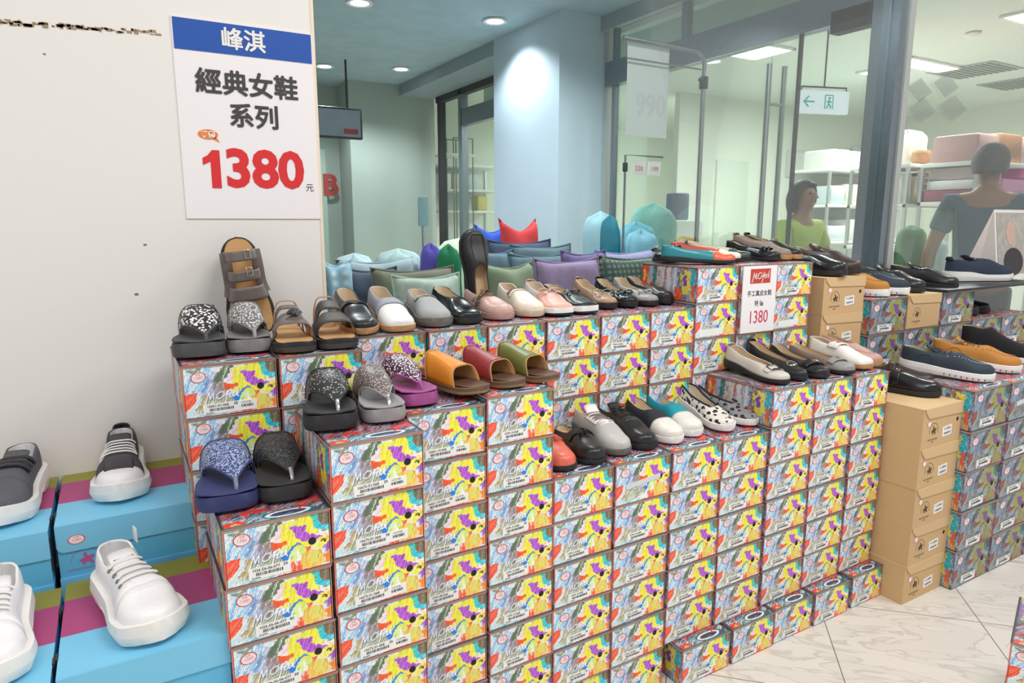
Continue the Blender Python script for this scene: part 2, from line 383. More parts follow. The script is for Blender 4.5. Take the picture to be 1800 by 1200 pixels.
x = MB(); text_into(x, '380', .128, T3((sgw * .588, -.0052, hh - .352)), bold=.0044, sx=1.02, sz=1.0)
x.poly([(.086, hh - .3975), (.064, hh - .3975), (.064, hh - .333), (.046, hh - .342), (.046, hh - .325), (.058, hh - .318), (.069, hh - .305), (.086, hh - .305)], -.0053, -.0050)
x.obj('price_figures', mat('poster_red', (218, 40, 44), .5), t, smooth=False)
x = MB(); el = [(sgw * .19 + .023 * math.cos(a), hh - .268 + .012 * math.sin(a)) for a in np.linspace(0, 2 * PI, 25)[:-1]]
x.poly(el, -.0052, -.0045); x.poly([(sgw * .24, hh - .271), (sgw * .27, hh - .286), (sgw * .22, hh - .279)], -.0052, -.0045)
text_into(x, '特價', .017, T3((sgw * .19, -.0058, hh - .269)), 1, bold=.0006)
x.obj('orange_bubble', [mat('poster_orange', (236, 130, 44), .5), WHITE], t, smooth=False)
# marks left by old tape on the wall
tm = MB(); r2 = random.Random(3)
for i in range(150):
    px = r2.uniform(0, 300); d = max(0, 1 - px / 300)
    if r2.random() > .25 + .75 * d: continue
    p = onY(px, 38 + px * .075 + r2.uniform(-4, 4), WY)
    tm.box((p.x, WY - .0006, p.z), (r2.uniform(.004, .014), .001, r2.uniform(.002, .006)))
tag(tm.obj('tape_residue', mat('glue_brown', (158, 138, 112), .8), smooth=False), 'dotted brown line of old tape glue across the white wall', 'stain')
sp = MB()
for px, py, r in ((255, 430, .004), (240, 517, .005), (374, 537, .004), (78, 95, .003)):
    p = onY(px, py, WY); sp.box((p.x, WY - .0005, p.z), (r * 1.6, .001, r))
tag(sp.obj('wall_scuff', mat('scuff_grey', (120, 112, 104), .8), smooth=False), 'small dark scuff marks on the white wall', 'stain')
# ================================================================== shoe boxes
BW, BD, BH = .184, .262, .1115
def inpoly(U, V, P):
    r = np.zeros(U.shape, bool); n = len(P); j = n - 1
    for i in range(n):
        xi, yi = P[i]; xj, yj = P[j]
        if yi != yj:
            c = ((yi > V) != (yj > V)) & (U < (xj - xi) * (V - yi) / (yj - yi) + xi); r ^= c
        j = i
    return r
class Art:
    """crayon picture laid down as one colour per mesh point"""
    def __init__(s, nu, nv, asp, base, seed):
        s.nu, s.nv, s.asp = nu, nv, asp; s.r = np.random.RandomState(seed)
        s.U, s.V = np.meshgrid((np.arange(nu)) / (nu - 1.), (np.arange(nv)) / (nv - 1.)); s.C = np.zeros((nv, nu, 3)); s.C[:] = np.array(base) / 255.
        s.n1 = s.smooth(3); s.n2 = s.smooth(3)
    def smooth(s, k):
        a = s.r.rand(s.nv + 2 * k, s.nu + 2 * k); o = np.zeros((s.nv, s.nu))
        for i in range(2 * k + 1):
            for j in range(2 * k + 1): o += a[i:i + s.nv, j:j + s.nu]
        o -= o.min(); return o / o.max()
    def stroke_noise(s, ang, freq, seed):
        r = np.random.RandomState(seed); a = math.radians(ang)
        x = s.U * s.asp; y = s.V
        q = (-x * math.sin(a) + y * math.cos(a)) * freq * 1.45 + (s.n1 - .5) * 1.5 + (s.n2 - .5) * .8
        p = (x * math.cos(a) + y * math.sin(a)) * 5 + np.floor(q) * 1.37
        h = r.rand(4096); k = h[(np.floor(q).astype(int) * 7 + np.floor(p).astype(int) * 131) % 4096]
        return np.clip(.65 * k + .35 * (.5 + .5 * np.sin(q * 6.283)), 0, 1)
    def fill(s, P, col, ang=55, freq=28, white=.22, wob=.02, dark=.12, seed=1):
        u = s.U + (s.n1 - .5) * wob * 2.4; v = s.V + (s.n2 - .5) * wob * 3.6
        m = inpoly(u, v, P); n = s.stroke_noise(ang, freq, seed)
        c = np.array(col) / 255.
        k = np.where(n > .62, (n - .62) / .38 * white * 2, 0)[..., None]; d = np.where(n < .3, (.3 - n) / .3 * dark * 2, 0)[..., None]
        cc = (c * (1 - k) + k) * (1 - d); s.C[m] = cc[m]
    def scribble(s, P, cols, ang, freq, cover=.5, seed=1, wob=.03):
        u = s.U + (s.n1 - .5) * wob * 2; v = s.V + (s.n2 - .5) * wob * 3
        m = inpoly(u, v, P)
        for i, c in enumerate(cols):
            n = s.stroke_noise(ang + i * 5, freq * (1 + .13 * i), seed + i * 11); mm = m & (n > 1 - cover / (1 + .25 * i))
            s.C[mm] = s.C[mm] * .25 + np.array(c) / 255. * .75
    def line(s, pts, r, col, alpha=1):
        d2 = np.full(s.U.shape, 9.)
        for (x0, y0), (x1, y1) in zip(pts[:-1], pts[1:]):
            X = (s.U - x0) * s.asp; Y = s.V - y0; dx = (x1 - x0) * s.asp; dy = y1 - y0
            t = np.clip((X * dx + Y * dy) / max(dx * dx + dy * dy, 1e-9), 0, 1); d2 = np.minimum(d2, (X - t * dx) ** 2 + (Y - t * dy) ** 2)
        k = np.clip((r * 1.35 - np.sqrt(d2)) / (r * .7), 0, 1)[..., None] * alpha
        s.C = s.C * (1 - k) + np.array(col) / 255. * k
    def linear(s):
        c = np.clip(s.C, 0, 1); c = np.where(c <= .04045, c / 12.92, ((c + .055) / 1.055) ** 2.4)
        return np.concatenate([c, np.ones(c.shape[:2] + (1,))], 2).reshape(-1, 4)
def ell(cx, cy, rx, ry, n=18, a0=0, a1=2 * PI, rot=0):
    return [(cx + rx * math.cos(a) * math.cos(rot) - ry * math.sin(a) * math.sin(rot), cy + rx * math.cos(a) * math.sin(rot) + ry * math.sin(a) * math.cos(rot)) for a in np.linspace(a0, a1, n)]
LOGO = [[(.222, .265), (.240, .37), (.262, .475), (.268, .40), (.272, .345), (.292, .42), (.311, .468), (.307, .40), (.304, .335)], [(.326, .345), (.329, .352)],
        ell(.380, .405, .037, .068, 16, .6, .6 + 2 * PI * .97, -.35), [(.478, .475), (.462, .455), (.45, .40), (.436, .30), (.424, .255)], [(.43, .385), (.468, .415)],
        [(.468, .375), (.488, .395), (.492, .43), (.478, .425), (.472, .375), (.482, .345), (.502, .36)], [(.508, .385), (.526, .41), (.529, .44), (.516, .435), (.510, .385), (.52, .355), (.54, .375)],
        [(.551, .375), (.562, .44), (.572, .505), (.575, .515), (.566, .44), (.562, .37), (.570, .345)]]
def front_art(men=False, nu=196, nv=118):
    a = Art(nu, nv, BW / BH, (222, 228, 226), 5)
    F_ = [(-.2, -.2), (1.2, -.2), (1.2, 1.2), (-.2, 1.2)]
    a.scribble(F_, [(186, 204, 216), (214, 220, 210)], 50, 20, .45, 3)
    a.scribble([(0, .45), (.05, 1), (.36, 1), (.30, .75), (.22, .45)], [(84, 158, 212), (140, 186, 228), (240, 244, 248)], 62, 24, .55, 5)
    a.scribble([(.15, .3), (.2, .55), (.30, .9), (.4, .8), (.36, .5), (.3, .3)], [(120, 112, 164), (150, 150, 196), (86, 132, 190)], 58, 24, .5, 9)
    a.scribble([(.30, .45), (.33, .75), (.43, .72), (.44, .48), (.4, .3)], [(146, 120, 112), (110, 96, 100), (200, 190, 186)], 62, 24, .6, 12)
    a.scribble([(.12, .15), (.22, .45), (.48, .42), (.58, .22), (.3, .05)], [(150, 152, 120), (188, 190, 150), (96, 104, 84)], 55, 24, .5, 15)
    a.scribble([(.1, .08), (.2, .45), (.26, .42), (.19, .1)], [(214, 170, 84), (150, 130, 80)], 62, 20, .45, 18)
    a.scribble([(0, 0), (0, .16), (.2, .12), (.5, .06), (.5, 0)], [(180, 214, 220), (120, 170, 190)], 30, 16, .5, 20)
    a.fill([(.30, .66), (.36, .84), (.44, .97), (.54, .97), (.50, .85), (.43, .70), (.37, .66)], (92, 112, 86), 62, 26, .45, seed=3)
    a.fill([(.03, .92), (.11, .95), (.19, .97), (.19, .91), (.10, .87)], (134, 140, 92), 40, 24, .4, seed=4)
    a.fill([(.55, .93), (.80, 1.0), (.84, .82), (.90, .70), (1.01, .62), (1.01, .36), (.92, .33), (.76, .42), (.72, .30), (.60, .20), (.58, .44), (.515, .47), (.565, .58), (.52, .63), (.49, .80)], (236, 226, 62), 75, 26, .30, seed=6)
    a.fill([(.445, .66), (.47, .80), (.53, .85), (.535, .74), (.506, .66)], (240, 190, 204), 60, 22, .35, seed=7)
    a.fill([(.56, .80), (.62, .90), (.74, .93), (.66, .84)], (196, 216, 84), 60, 22, .3, seed=8)
    a.fill([(.604, .847), (.729, .826), (.765, .80), (.748, .728), (.785, .646), (.9, .60), (.92, .56), (.852, .54), (.778, .55), (.756, .53), (.70, .57), (.655, .65), (.635, .745)], (164, 66, 196), 70, 30, .22, .022, seed=9)
    a.fill([(.812, .98), (.895, 1.0), (.904, .83), (.946, .77), (1.0, .745), (1.0, .67), (.955, .625), (.885, .69), (.838, .786), (.822, .875)], (38, 192, 214), 20, 26, .35, .03, seed=10)
    a.fill([(.812, .99), (.86, .99), (.862, .80), (.828, .80)], (44, 182, 150), 10, 26, .25, .02, seed=11)
    a.fill([(.875, 1.04), (1.04, 1.04), (1.04, .745), (.93, .755), (.885, .83)], (112, 100, 76), 70, 26, .25, .008, seed=12)
    a.fill([(.88, .70), (1, .60), (1, .52), (.93, .56), (.86, .60)], (240, 240, 236), 20, 20, .4, seed=13)
    a.fill([(.426, .645), (.458, .635), (.47, .60), (.50, .615), (.556, .615), (.567, .53), (.53, .535), (.515, .49), (.47, .50), (.44, .48), (.426, .55)], (243, 84, 36), 70, 26, .12, .02, seed=14)
    a.fill([(.595, .44), (.72, .45), (.735, .31), (.69, .17), (.59, .25)], (190, 220, 108), 65, 22, .5, seed=15)
    a.fill([(.66, .40), (.70, .30), (.69, .10), (.65, .22)], (236, 236, 216), 75, 22, .3, seed=16)
    a.fill([(.70, .30), (.745, .36), (.80, .36), (.90, .31), (.925, .13), (.89, .02), (.70, .03)], (226, 186, 74), 70, 28, .35, seed=17)
    a.fill([(.77, .30), (.83, .33), (.9, .25), (.88, .12), (.8, .1)], (214, 206, 96), 70, 28, .3, seed=18)
    a.fill([(.74, .415), (.80, .42), (.815, .40), (.80, .355), (.752, .35)], (240, 96, 100), 60, 22, .25, seed=19)
    a.fill([(.82, .52), (.87, .54), (.89, .42), (.84, .38), (.80, .44)], (236, 222, 130), 60, 22, .3, seed=20)
    a.fill([(.92, .37), (.945, .44), (1.0, .45), (1.0, .28), (.935, .27)], (142, 74, 182), 70, 26, .35, .03, seed=21)
    a.fill([(.93, .23), (.96, .27), (1.01, .26), (1.01, .08), (.935, .07)], (247, 130, 40), 65, 26, .3, .03, seed=22)
    a.fill([(.92, .60), (1, .52), (1, .45), (.93, .47)], (246, 196, 66), 30, 22, .4, .03, seed=27)
    a.fill([(.59, .21), (.62, .20), (.64, .12), (.66, .20), (.70, .20), (.712, .03), (.59, .02)], (240, 92, 60), 80, 26, .35, .02, seed=23)
    a.fill([(.45, -.02), (.47, .028), (1.0, .032), (1.0, -.02)], (232, 62, 44), 5, 26, .15, .008, seed=24)
    a.fill([(.0, .47), (.14, .50), (.125, .36), (.07, .19), (.0, .15)], (238, 74, 44), 55, 26, .18, .014, seed=25)
    a.fill([(.60, .46), (.63, .50), (.668, .545), (.702, .53), (.722, .45), (.70, .49), (.675, .50), (.64, .46), (.615, .42), (.60, .40), (.59, .33), (.565, .26), (.535, .25), (.50, .32), (.53, .37), (.585, .40)], (34, 124, 208), 60, 30, .2, .012, seed=26)
    a.line([(.905, .47), (.92, .50), (.945, .48), (.93, .46), (.945, .45)], .012, (60, 50, 40)); a.line([(.66, .955), (.675, .945), (.69, .955)], .006, (150, 130, 60)); a.line([(.915, .655), (.95, .65)], .010, (186, 60, 70))
    for st in LOGO: a.line([(x + .005, y - .011) for x, y in st], .0105, (34, 66, 140), .7)
    for st in LOGO: a.line(st, .0088, (255, 255, 255))
    a.line([(.0, .0), (.0, 1)], .017, (226, 84, 62)); a.line([(0, 1), (1, 1)], .016, (236, 176, 150)); a.line([(1, 0), (1, 1)], .010, (200, 120, 96)); a.line([(0, 0), (1, 0)], .007, (214, 170, 150))
    a.line([(.015, .012), (.015, .974), (.987, .974), (.987, .012), (.015, .012)], .0062, (24, 22, 28))
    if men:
        g = a.C.mean(2, keepdims=True); a.C = a.C * .72 + g * .28; a.C *= np.array([.80, .83, .88]) * .92  # men's print is duller; part of the darkening is shade put into the colours
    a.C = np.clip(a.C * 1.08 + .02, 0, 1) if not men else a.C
    return a
def side_art(nu=96, nv=46, seed=2):
    a = Art(nu, nv, BD / BH, (198, 204, 206), seed); r = np.random.RandomState(seed)
    pal = [(96, 140, 190), (150, 170, 205), (226, 230, 226), (188, 120, 130), (118, 92, 128), (40, 120, 120), (214, 70, 56), (232, 190, 70), (84, 74, 96), (206, 210, 214), (140, 176, 214)]
    x = -.05
    while x < 1.05:
        wd = r.uniform(.025, .07); a.scribble([(x, -.1), (x + wd, -.1), (x + wd + .02, 1.1), (x + .02, 1.1)], [pal[r.randint(len(pal))], pal[r.randint(len(pal))]], 88, 26, .75, r.randint(999), .03); x += wd
    a.fill([(.0, .2), (.10, .25), (.12, 1), (0, 1)], (214, 70, 54), 85, 24, .3, .03, seed=2); a.fill([(.02, .55), (.07, .5), (.08, .8), (.03, .85)], (242, 188, 70), 80, 24, .2, .03, seed=3)
    a.fill([(.15, .1), (.24, .16), (.22, .5), (.17, .45)], (212, 58, 52), 85, 24, .2, .03, seed=5); a.fill([(.22, .3), (.25, .3), (.25, 1), (.22, 1)], (30, 128, 108), 88, 24, .2, .02, seed=6)
    a.fill([(.72, .2), (.86, .2), (.88, .9), (.76, .95)], (226, 214, 70), 70, 26, .25, .05, seed=7); a.fill([(.76, .45), (.82, .4), (.83, .75), (.78, .8)], (134, 62, 168), 75, 24, .2, .03, seed=8)
    a.fill([(.6, .05), (.7, .0), (.72, .3), (.64, .4)], (234, 96, 54), 75, 24, .2, .04, seed=9); a.fill([(.88, .5), (.96, .5), (.97, 1), (.9, 1)], (46, 170, 190), 80, 24, .3, .03, seed=10)
    a.line([(0, 0), (1, 0)], .02, (50, 44, 50)); a.line([(0, 1), (1, 1)], .02, (70, 60, 66)); return a
def top_art(nu=72, nv=100, seed=4):
    a = Art(nu, nv, BW / BD, (150, 160, 170), seed)
    for i, (P, c) in enumerate([([(-.1, -.1), (1.1, -.1), (1.1, .2), (-.1, .2)], [(60, 140, 150), (70, 66, 84), (226, 230, 230)]), ([(-.1, .15), (1.1, .15), (1.1, .5), (-.1, .5)], [(140, 150, 180), (190, 70, 60), (52, 58, 80)]),
                                ([(-.1, .45), (1.1, .45), (1.1, 1.1), (-.1, 1.1)], [(90, 110, 150), (206, 190, 100), (150, 80, 150), (60, 110, 80)])]): a.scribble(P, c, 20 + 30 * i, 18, .6, 7 + i)
    a.fill([(.03, .005), (.24, .02), (.20, .09), (.05, .09)], (228, 66, 46), 20, 20, .2, .02, seed=3); a.fill([(.09, .02), (.2, .03), (.16, .06), (.1, .06)], (240, 150, 60), 20, 20, .2, .02, seed=4)
    a.fill([(.45, .05), (.75, .03), (.82, .07), (.7, .12), (.48, .11)], (54, 62, 96), 10, 20, .2, .02, seed=5); a.line(ell(.62, .075, .2, .05, 20), .014, (236, 240, 240)); a.line(ell(.62, .075, .23, .065, 20), .008, (40, 90, 100))
    a.fill([(.72, .12), (1, .18), (.98, .3), (.8, .24)], (216, 62, 60), 30, 20, .25, .03, seed=6); a.fill([(.2, .14), (.5, .18), (.4, .26), (.2, .22)], (206, 60, 58), 20, 20, .25, .04, seed=7)
    a.line([(0, 0), (1, 0)], .02, (60, 110, 120)); a.line([(0, 0), (0, 1)], .02, (60, 50, 56)); a.line([(1, 0), (1, 1)], .02, (60, 50, 56)); return a
PAINT = attr_mat('crayon_print')
def painted(name, quads, plain=None):
    """quads: (Art, origin, uvec, vvec) -> one mesh with a colour per point"""
    V = []; Fc = []; Cs = []; o = 0
    for a, O, Uv, Vv in quads:
        O, Uv, Vv = map(np.array, (O, Uv, Vv)); P = O + a.U[..., None] * Uv + a.V[..., None] * Vv
        V.append(P.reshape(-1, 3)); Cs.append(a.linear()); i = np.arange(a.nv - 1)[:, None] * a.nu + np.arange(a.nu - 1)[None]; i = i.ravel() + o
        Fc.append(np.stack([i, i + 1, i + a.nu + 1, i + a.nu], 1)); o += a.nu * a.nv
    if plain:
        vs, fs, c = plain; V.append(np.array(vs, float)); Cs.append(np.tile(np.array(lin(c) + (1,)), (len(vs), 1))); Fc.append(np.array(fs) + o)
    V = np.concatenate(V); Fc = np.concatenate(Fc); Cs = np.concatenate(Cs)
    me = bpy.data.meshes.new(name); me.vertices.add(len(V)); me.vertices.foreach_set('co', V.ravel()); me.loops.add(Fc.size); me.loops.foreach_set('vertex_index', Fc.ravel().astype(np.int32))
    me.polygons.add(len(Fc)); me.polygons.foreach_set('loop_start', np.arange(0, Fc.size, 4, dtype=np.int32)); me.polygons.foreach_set('loop_total', np.full(len(Fc), 4, dtype=np.int32)); me.update(calc_edges=True)
    at = me.color_attributes.new('Col', 'FLOAT_COLOR', 'POINT'); at.data.foreach_set('color', Cs.astype(np.float32).ravel()); me.materials.append(PAINT); me.validate(); return me
SA = side_art(); SA2 = side_art(seed=9); TA = top_art(); LT = .004
def make_box_meshes(men):
    fa = front_art(men); h = BH - LT
    body = painted('box_body', [(fa, (0, 0, 0), (BW, 0, 0), (0, 0, h)), (SA, (0, BD, 0), (0, -BD, 0), (0, 0, h)), (SA2, (BW, 0, 0), (0, BD, 0), (0, 0, h))],
                   ([(0, 0, 0), (BW, 0, 0), (BW, BD, 0), (0, BD, 0), (0, BD, h), (BW, BD, h)], [(0, 3, 2, 1), (3, 4, 5, 2)], (150, 150, 160)))
    e = .0012; c = (196, 150, 140)
    lid = painted('box_lid', [(TA, (-e, -e, BH), (BW + 2 * e, 0, 0), (0, BD + 2 * e, 0))],
                  ([(x, y, z) for z in (h, BH) for x, y in ((-e, -e), (BW + e, -e), (BW + e, BD + e), (-e, BD + e))], [(0, 1, 5, 4), (1, 2, 6, 5), (2, 3, 7, 6), (3, 0, 4, 7), (0, 3, 2, 1)], c))
    return body, lid
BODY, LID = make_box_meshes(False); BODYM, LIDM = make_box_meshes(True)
def sticker_mesh(r, ry, txt=True):
    m = MB(); n = 28
    for rr, y, k in ((1, -.0006, 0), (.87, -.0009, 1)):
        m.add([(r * rr * math.cos(2 * PI * i / n), y, ry * rr * math.sin(2 * PI * i / n)) for i in range(n)], [tuple(range(n))], k)
    if txt: text_into(m, '1380', ry * .75, T3((0, -.0011, -.1 * ry)), 2); text_into(m, '特價', ry * .42, T3((0, -.0011, .5 * ry)), 2)
    return m.mesh('price_sticker', [mat('sticker_red', (222, 60, 78), .5), mat('sticker_white', (246, 232, 232), .5), mat('sticker_pink', (226, 150, 156), .5)], smooth=False)
STK = sticker_mesh(.0145, .0112)
LBM = [mat('label_white', (244, 244, 242), .5), mat('label_black', (50, 50, 54), .5)]
LCACHE = {}
def bars(m, x0, x1, z0, z1, seed, M=None):
    r = random.Random(seed); x = x0
    while x < x1:
        wd = r.choice((.0005, .0009, .0013)); m.box((x, -.0011, (z0 + z1) / 2), (wd, .0004, z1 - z0), 1, M); x += wd + r.choice((.0006, .0009, .0014))
def label_mesh(code, size, wide):
    k = (code, size, wide)
    if k in LCACHE: return LCACHE[k]
    m = MB(); wd = .105 if wide else .072; hh = .0215
    m.box((0, -.0005, 0), (wd, .0008, hh), 0)
    x0 = -wd / 2
    if code:
        text_into(m, code, .0075, T3((x0 + .007, -.0011, .0058)), 1, .00012, align='LEFT', res=2); text_into(m, size, .0082, T3((x0 + .063, -.0011, .0062)), 1, .00012, res=2)
        bars(m, x0 + .013, x0 + .058, -.0045, .0012, 5); bars(m, x0 + .006, x0 + .02, -.0092, -.0070, 6)
    if wide and wide != 'blank':
        text_into(m, '1672708', .0055, T3((x0 + .074, -.0011, .0058)), 1, align='LEFT', res=2); bars(m, x0 + .074, x0 + .097, -.0035, .0018, 8)
    me = m.mesh('barcode_label', LBM, smooth=False); LCACHE[k] = me; return me
HOLE = MB().add([(.0072 * math.cos(2 * PI * i / 20), -.0005, .0072 * math.sin(2 * PI * i / 20)) for i in range(20)], [tuple(range(20))]).mesh('finger_hole', mat('hole_dark', (34, 32, 34), .8), smooth=False)
STRIP = MB().rbox((0, -.0008, 0), (.115, .001, .0135), .0003).mesh('tape_strip', mat('strip_grey', (214, 220, 222), .5), smooth=False)
NB = 0
def crayon_box(x, y, z, w, h, label, code=('1599-10-068', '38'), wide=False, men=False, group='crayon print shoe boxes', special=None, rz=0, d=BD):
    global NB; NB += 1
    r = random.Random(NB * 17)
    t = empty('shoe_box', label, 'shoe box', (x, y, z), (0, 0, rz), group, (w / BW, d / BD, h / BH))
    use(BODYM if men else BODY, 'box_body', t); use(LIDM if men else LID, 'box_lid', t)
    s = use(STK, 'price_sticker', t, (BW * (.165 + r.uniform(-.03, .03)), 0, BH * (.75 + r.uniform(-.05, .04)))); s.rotation_euler = (0, r.uniform(-.25, .1), 0)
    use(HOLE, 'finger_hole', t, (BW * .814, 0, BH * .49))
    if special == 'strip':
        q = use(STRIP, 'tape_strip', t, (BW * .50, 0, BH * .46)); q.rotation_euler = (0, -.10, 0); return t
    me = label_mesh(*(('', '', 'blank') if special == 'blank' else (code[0], code[1], wide)))
    q = use(me, 'barcode_label', t, (BW * ((.48 if wide else .40) + r.uniform(-.02, .05)), 0, BH * (.145 + r.uniform(-.01, .02)))); q.rotation_euler = (0, r.uniform(-.045, .02), 0)
    return t
ORD = ['topmost', 'second from top', 'third from top', 'fourth from top', 'fifth from top', 'sixth from top', 'seventh from top', 'eighth from top', 'ninth from top', 'tenth from top']
def stack(x0, x1, y, n, top, where, lowest=1, codes=None, wide=0, men=False, base=0, jit=.004, skip=(), special={}, kind='crayon-print shoe box'):
    """a stack of n boxes whose topmost lid is at height top"""
    h = (top - base) / n; r = random.Random(int(x0 * 1000))
    for i in range(n):
        if i in skip: continue
        dx, dy = r.uniform(-jit, jit) * .5, r.uniform(0, jit * 1.6)
        c = codes[min(i, len(codes) - 1)] if codes else ('1599-10-068', str(36 + (i * 3 + int(x0 * 10)) % 5))
        crayon_box(x0 + .0015 + dx, y + dy, top - (i + 1) * h, x1 - x0 - .003, h - .0004, f'{kind}, {ORD[i]} in the stack {where}', c, wide if not callable(wide) else wide(i), men, special=special.get(i))
# front tier (heights of the lids measured from the photograph)
A_codes = [('H26-56-06-077', '39'), ('H26-56-06-077', '40'), ('H26-56-06-077', '38'), ('H26-56-06-077', '37')]
B_codes = [('16675-01-068', '39'), ('16675-01-068', '38'), ('16675-01-068', '37'), ('16675-01-068', '36'), ('16675-01-068', '40')]
C_codes = [('16661-19-068', '39'), ('16661-19-068', '40'), ('1599-08-068', '39'), ('1599-08-068', '38'), ('1599-09-068', '37'), ('1599-09-068', '36')]
stack(.118, .306, 1.183, 7, .782, 'under the navy glitter flip-flop', codes=A_codes)
stack(.3095, .497, 1.183, 8, .900, 'under the black jewelled flip-flop', codes=B_codes, wide=1)
stack(.5, .687, 1.282, 8, .904, 'under the purple flip-flop', codes=C_codes, wide=lambda i: i < 2)
stack(.690, .872, 1.282, 8, .917, 'under the red and olive slides')
stack(.873, 1.059, 1.282, 6, .690, 'under the coral and black tassel mules')
stack(1.062, 1.253, 1.282, 6, .690, 'under the grey and black lace-ups', special={0: 'strip'})
stack(1.256, 1.446, 1.282, 6, .690, 'under the two cap-toe slip-ons', skip=(5,))
stack(1.448, 1.640, 1.282, 6, .688, 'under the two leopard flats', skip=(5,))
stack(1.652, 1.848, 1.282, 7, .810, 'under the pale buckled flat', skip=(6,))
stack(1.852, 2.045, 1.282, 7, .808, 'under the beaded flats', skip=(6,))
stack(2.052, 2.236, 1.282, 7, .804, 'under the white loafer', skip=(6,))
h0 = .1145
for x0, x1, lab in ((1.285, 1.475, 'under the cap-toe slip-ons'), (1.487, 1.668, 'under the leopard flats'), (1.675, 1.858, 'under the pale buckled flat'), (1.868, 2.046, 'under the beaded flats'), (2.070, 2.240, 'beside the kraft boxes')):
    crayon_box(x0, 1.238 + rnd.uniform(0, .006), 0, x1 - x0, h0, f'crayon-print shoe box on the floor, pushed forward {lab}', ('1599-10-068', '38'))
# upper tier at the back
U_codes = [('16661-01-068', '38'), ('16661-01-068', '39'), ('16661-01-068', '37')]
stack(.100, .288, 1.488, 9, 1.013, 'under the rhinestone flip-flops', codes=U_codes, wide=1)
stack(.2905, .478, 1.488, 9, 1.013, 'under the flower sandal', codes=U_codes)
for (a, b), wh in zip([(.48, .664), (.668, .836), (.84, 1.022), (1.025, 1.211), (1.214, 1.404), (1.407, 1.592)], ['behind the purple flip-flop', 'behind the orange slide', 'behind the olive slide', 'under the pink bow flat', 'under the tan bow flat', 'under the small dark flats']):
    stack(a, b, 1.551, 9, 1.031, wh)
for (a, b), wh in zip([(1.592, 1.784), (1.787, 1.966), (1.969, 2.162)], ['under the teal flat', 'behind the small price sign', 'right of the small price sign']):
    stack(a, b, 1.551, 10, 1.160, wh, special={1: 'blank'})
# men's boxes on the right
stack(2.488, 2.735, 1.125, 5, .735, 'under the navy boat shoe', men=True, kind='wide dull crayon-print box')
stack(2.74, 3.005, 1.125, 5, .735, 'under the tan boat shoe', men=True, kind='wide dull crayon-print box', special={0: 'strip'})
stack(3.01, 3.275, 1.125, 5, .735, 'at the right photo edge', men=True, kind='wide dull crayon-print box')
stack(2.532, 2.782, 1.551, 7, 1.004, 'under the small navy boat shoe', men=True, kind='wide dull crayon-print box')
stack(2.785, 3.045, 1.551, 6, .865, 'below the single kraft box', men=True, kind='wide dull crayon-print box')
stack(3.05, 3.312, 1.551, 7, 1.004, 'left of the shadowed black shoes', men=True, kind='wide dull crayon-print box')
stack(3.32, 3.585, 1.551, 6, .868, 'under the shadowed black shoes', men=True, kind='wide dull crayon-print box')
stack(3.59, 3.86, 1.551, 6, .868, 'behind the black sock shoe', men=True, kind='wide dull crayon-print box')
# kraft boxes
KR = mat('kraft_board', (208, 174, 128), .7, noise=.05, scale=220); KR2 = mat('kraft_flap', (216, 184, 138), .7, noise=.05, scale=220); INK = mat('kraft_ink', (84, 66, 46), .7)
KW, KD, KH = .25, .30, .138
kb = MB().box((KW / 2, KD / 2, KH / 2 - .001), (KW, KD, KH - .002)).mesh('kraft_body', KR, smooth=False)
fm = MB(); fm.box((KW / 2, KD / 2, KH - .001), (KW + .001, KD + .001, .002))
fm.poly([(.006, KH), (KW + .0005, KH), (KW + .0005, KH - .040), (.034, KH - .034), (.010, KH - .012)], -.0032, -.0008)
KFL = fm.mesh('lid_flap', KR2, smooth=False)
em = MB()
em.tube([(x_, y_, 0) for x_, y_ in ell(0, 0, .026, .026, 20, -.4, PI + .4)], .0008, 5, M=Matrix.Rotation(PI / 2, 4, 'X'))
hp = [(-.013, -.002), (-.008, .003), (-.004, .002), (-.003, .009), (-.005, .012), (-.002, .016), (.002, .013), (.001, .008), (.006, .006), (.013, .008), (.016, .003), (.012, .001), (.010, -.004), (.014, -.010), (.010, -.014), (.006, -.007), (.0, -.006), (-.004, -.013), (-.008, -.012), (-.005, -.005), (-.010, -.006)]
em.poly(hp, -.0009, -.0003); text_into(em, 'POLO & RACQUET', .0075, T3((-.002, -.0008, -.030)), 0, .0001, res=2); text_into(em, 'CLUB', .006, T3((-.002, -.0008, -.039)), 0, .0001, res=2)
KEM = em.mesh('polo_emblem', INK, smooth=False)
lm = MB().box((0, -.0006, 0), (.058, .001, .034), 0); text_into(lm, 'T-1228-8', .0115, T3((0, -.0014, .008)), 1, .0002, res=2); bars(lm, -.020, .021, -.011, -.004, 4)
KLB = lm.mesh('barcode_label', LBM, smooth=False); KST = sticker_mesh(.0115, .0105, False)
def kraft(x, y, z, w, h, label, lab=True, stk=True, hole=True):
    t = empty('kraft_shoe_box', label, 'shoe box', (x, y, z), (0, 0, 0), 'kraft shoe boxes', (w / KW, 1, h / KH))
    use(kb, 'kraft_body', t); use(KFL, 'lid_flap', t); use(KEM, 'polo_emblem', t, (.072, 0, .058))
    if stk: use(KST, 'price_sticker', t, (.040 + rnd.uniform(-.006, .006), 0, .088 + rnd.uniform(-.004, .004)))
    if lab: q = use(KLB, 'barcode_label', t, (.160, 0, .046)); q.rotation_euler = (0, -.06, 0)
    if hole: use(HOLE, 'finger_hole', t, (.224, 0, .078))
for i in range(5): kraft(2.244 + rnd.uniform(-.003, .003), 1.160 + rnd.uniform(0, .006), .696 - (i + 1) * .1392, .238, .139, f'kraft shoe box, {ORD[i]} in the floor stack beside the crayon stacks', hole=i in (0, 3))
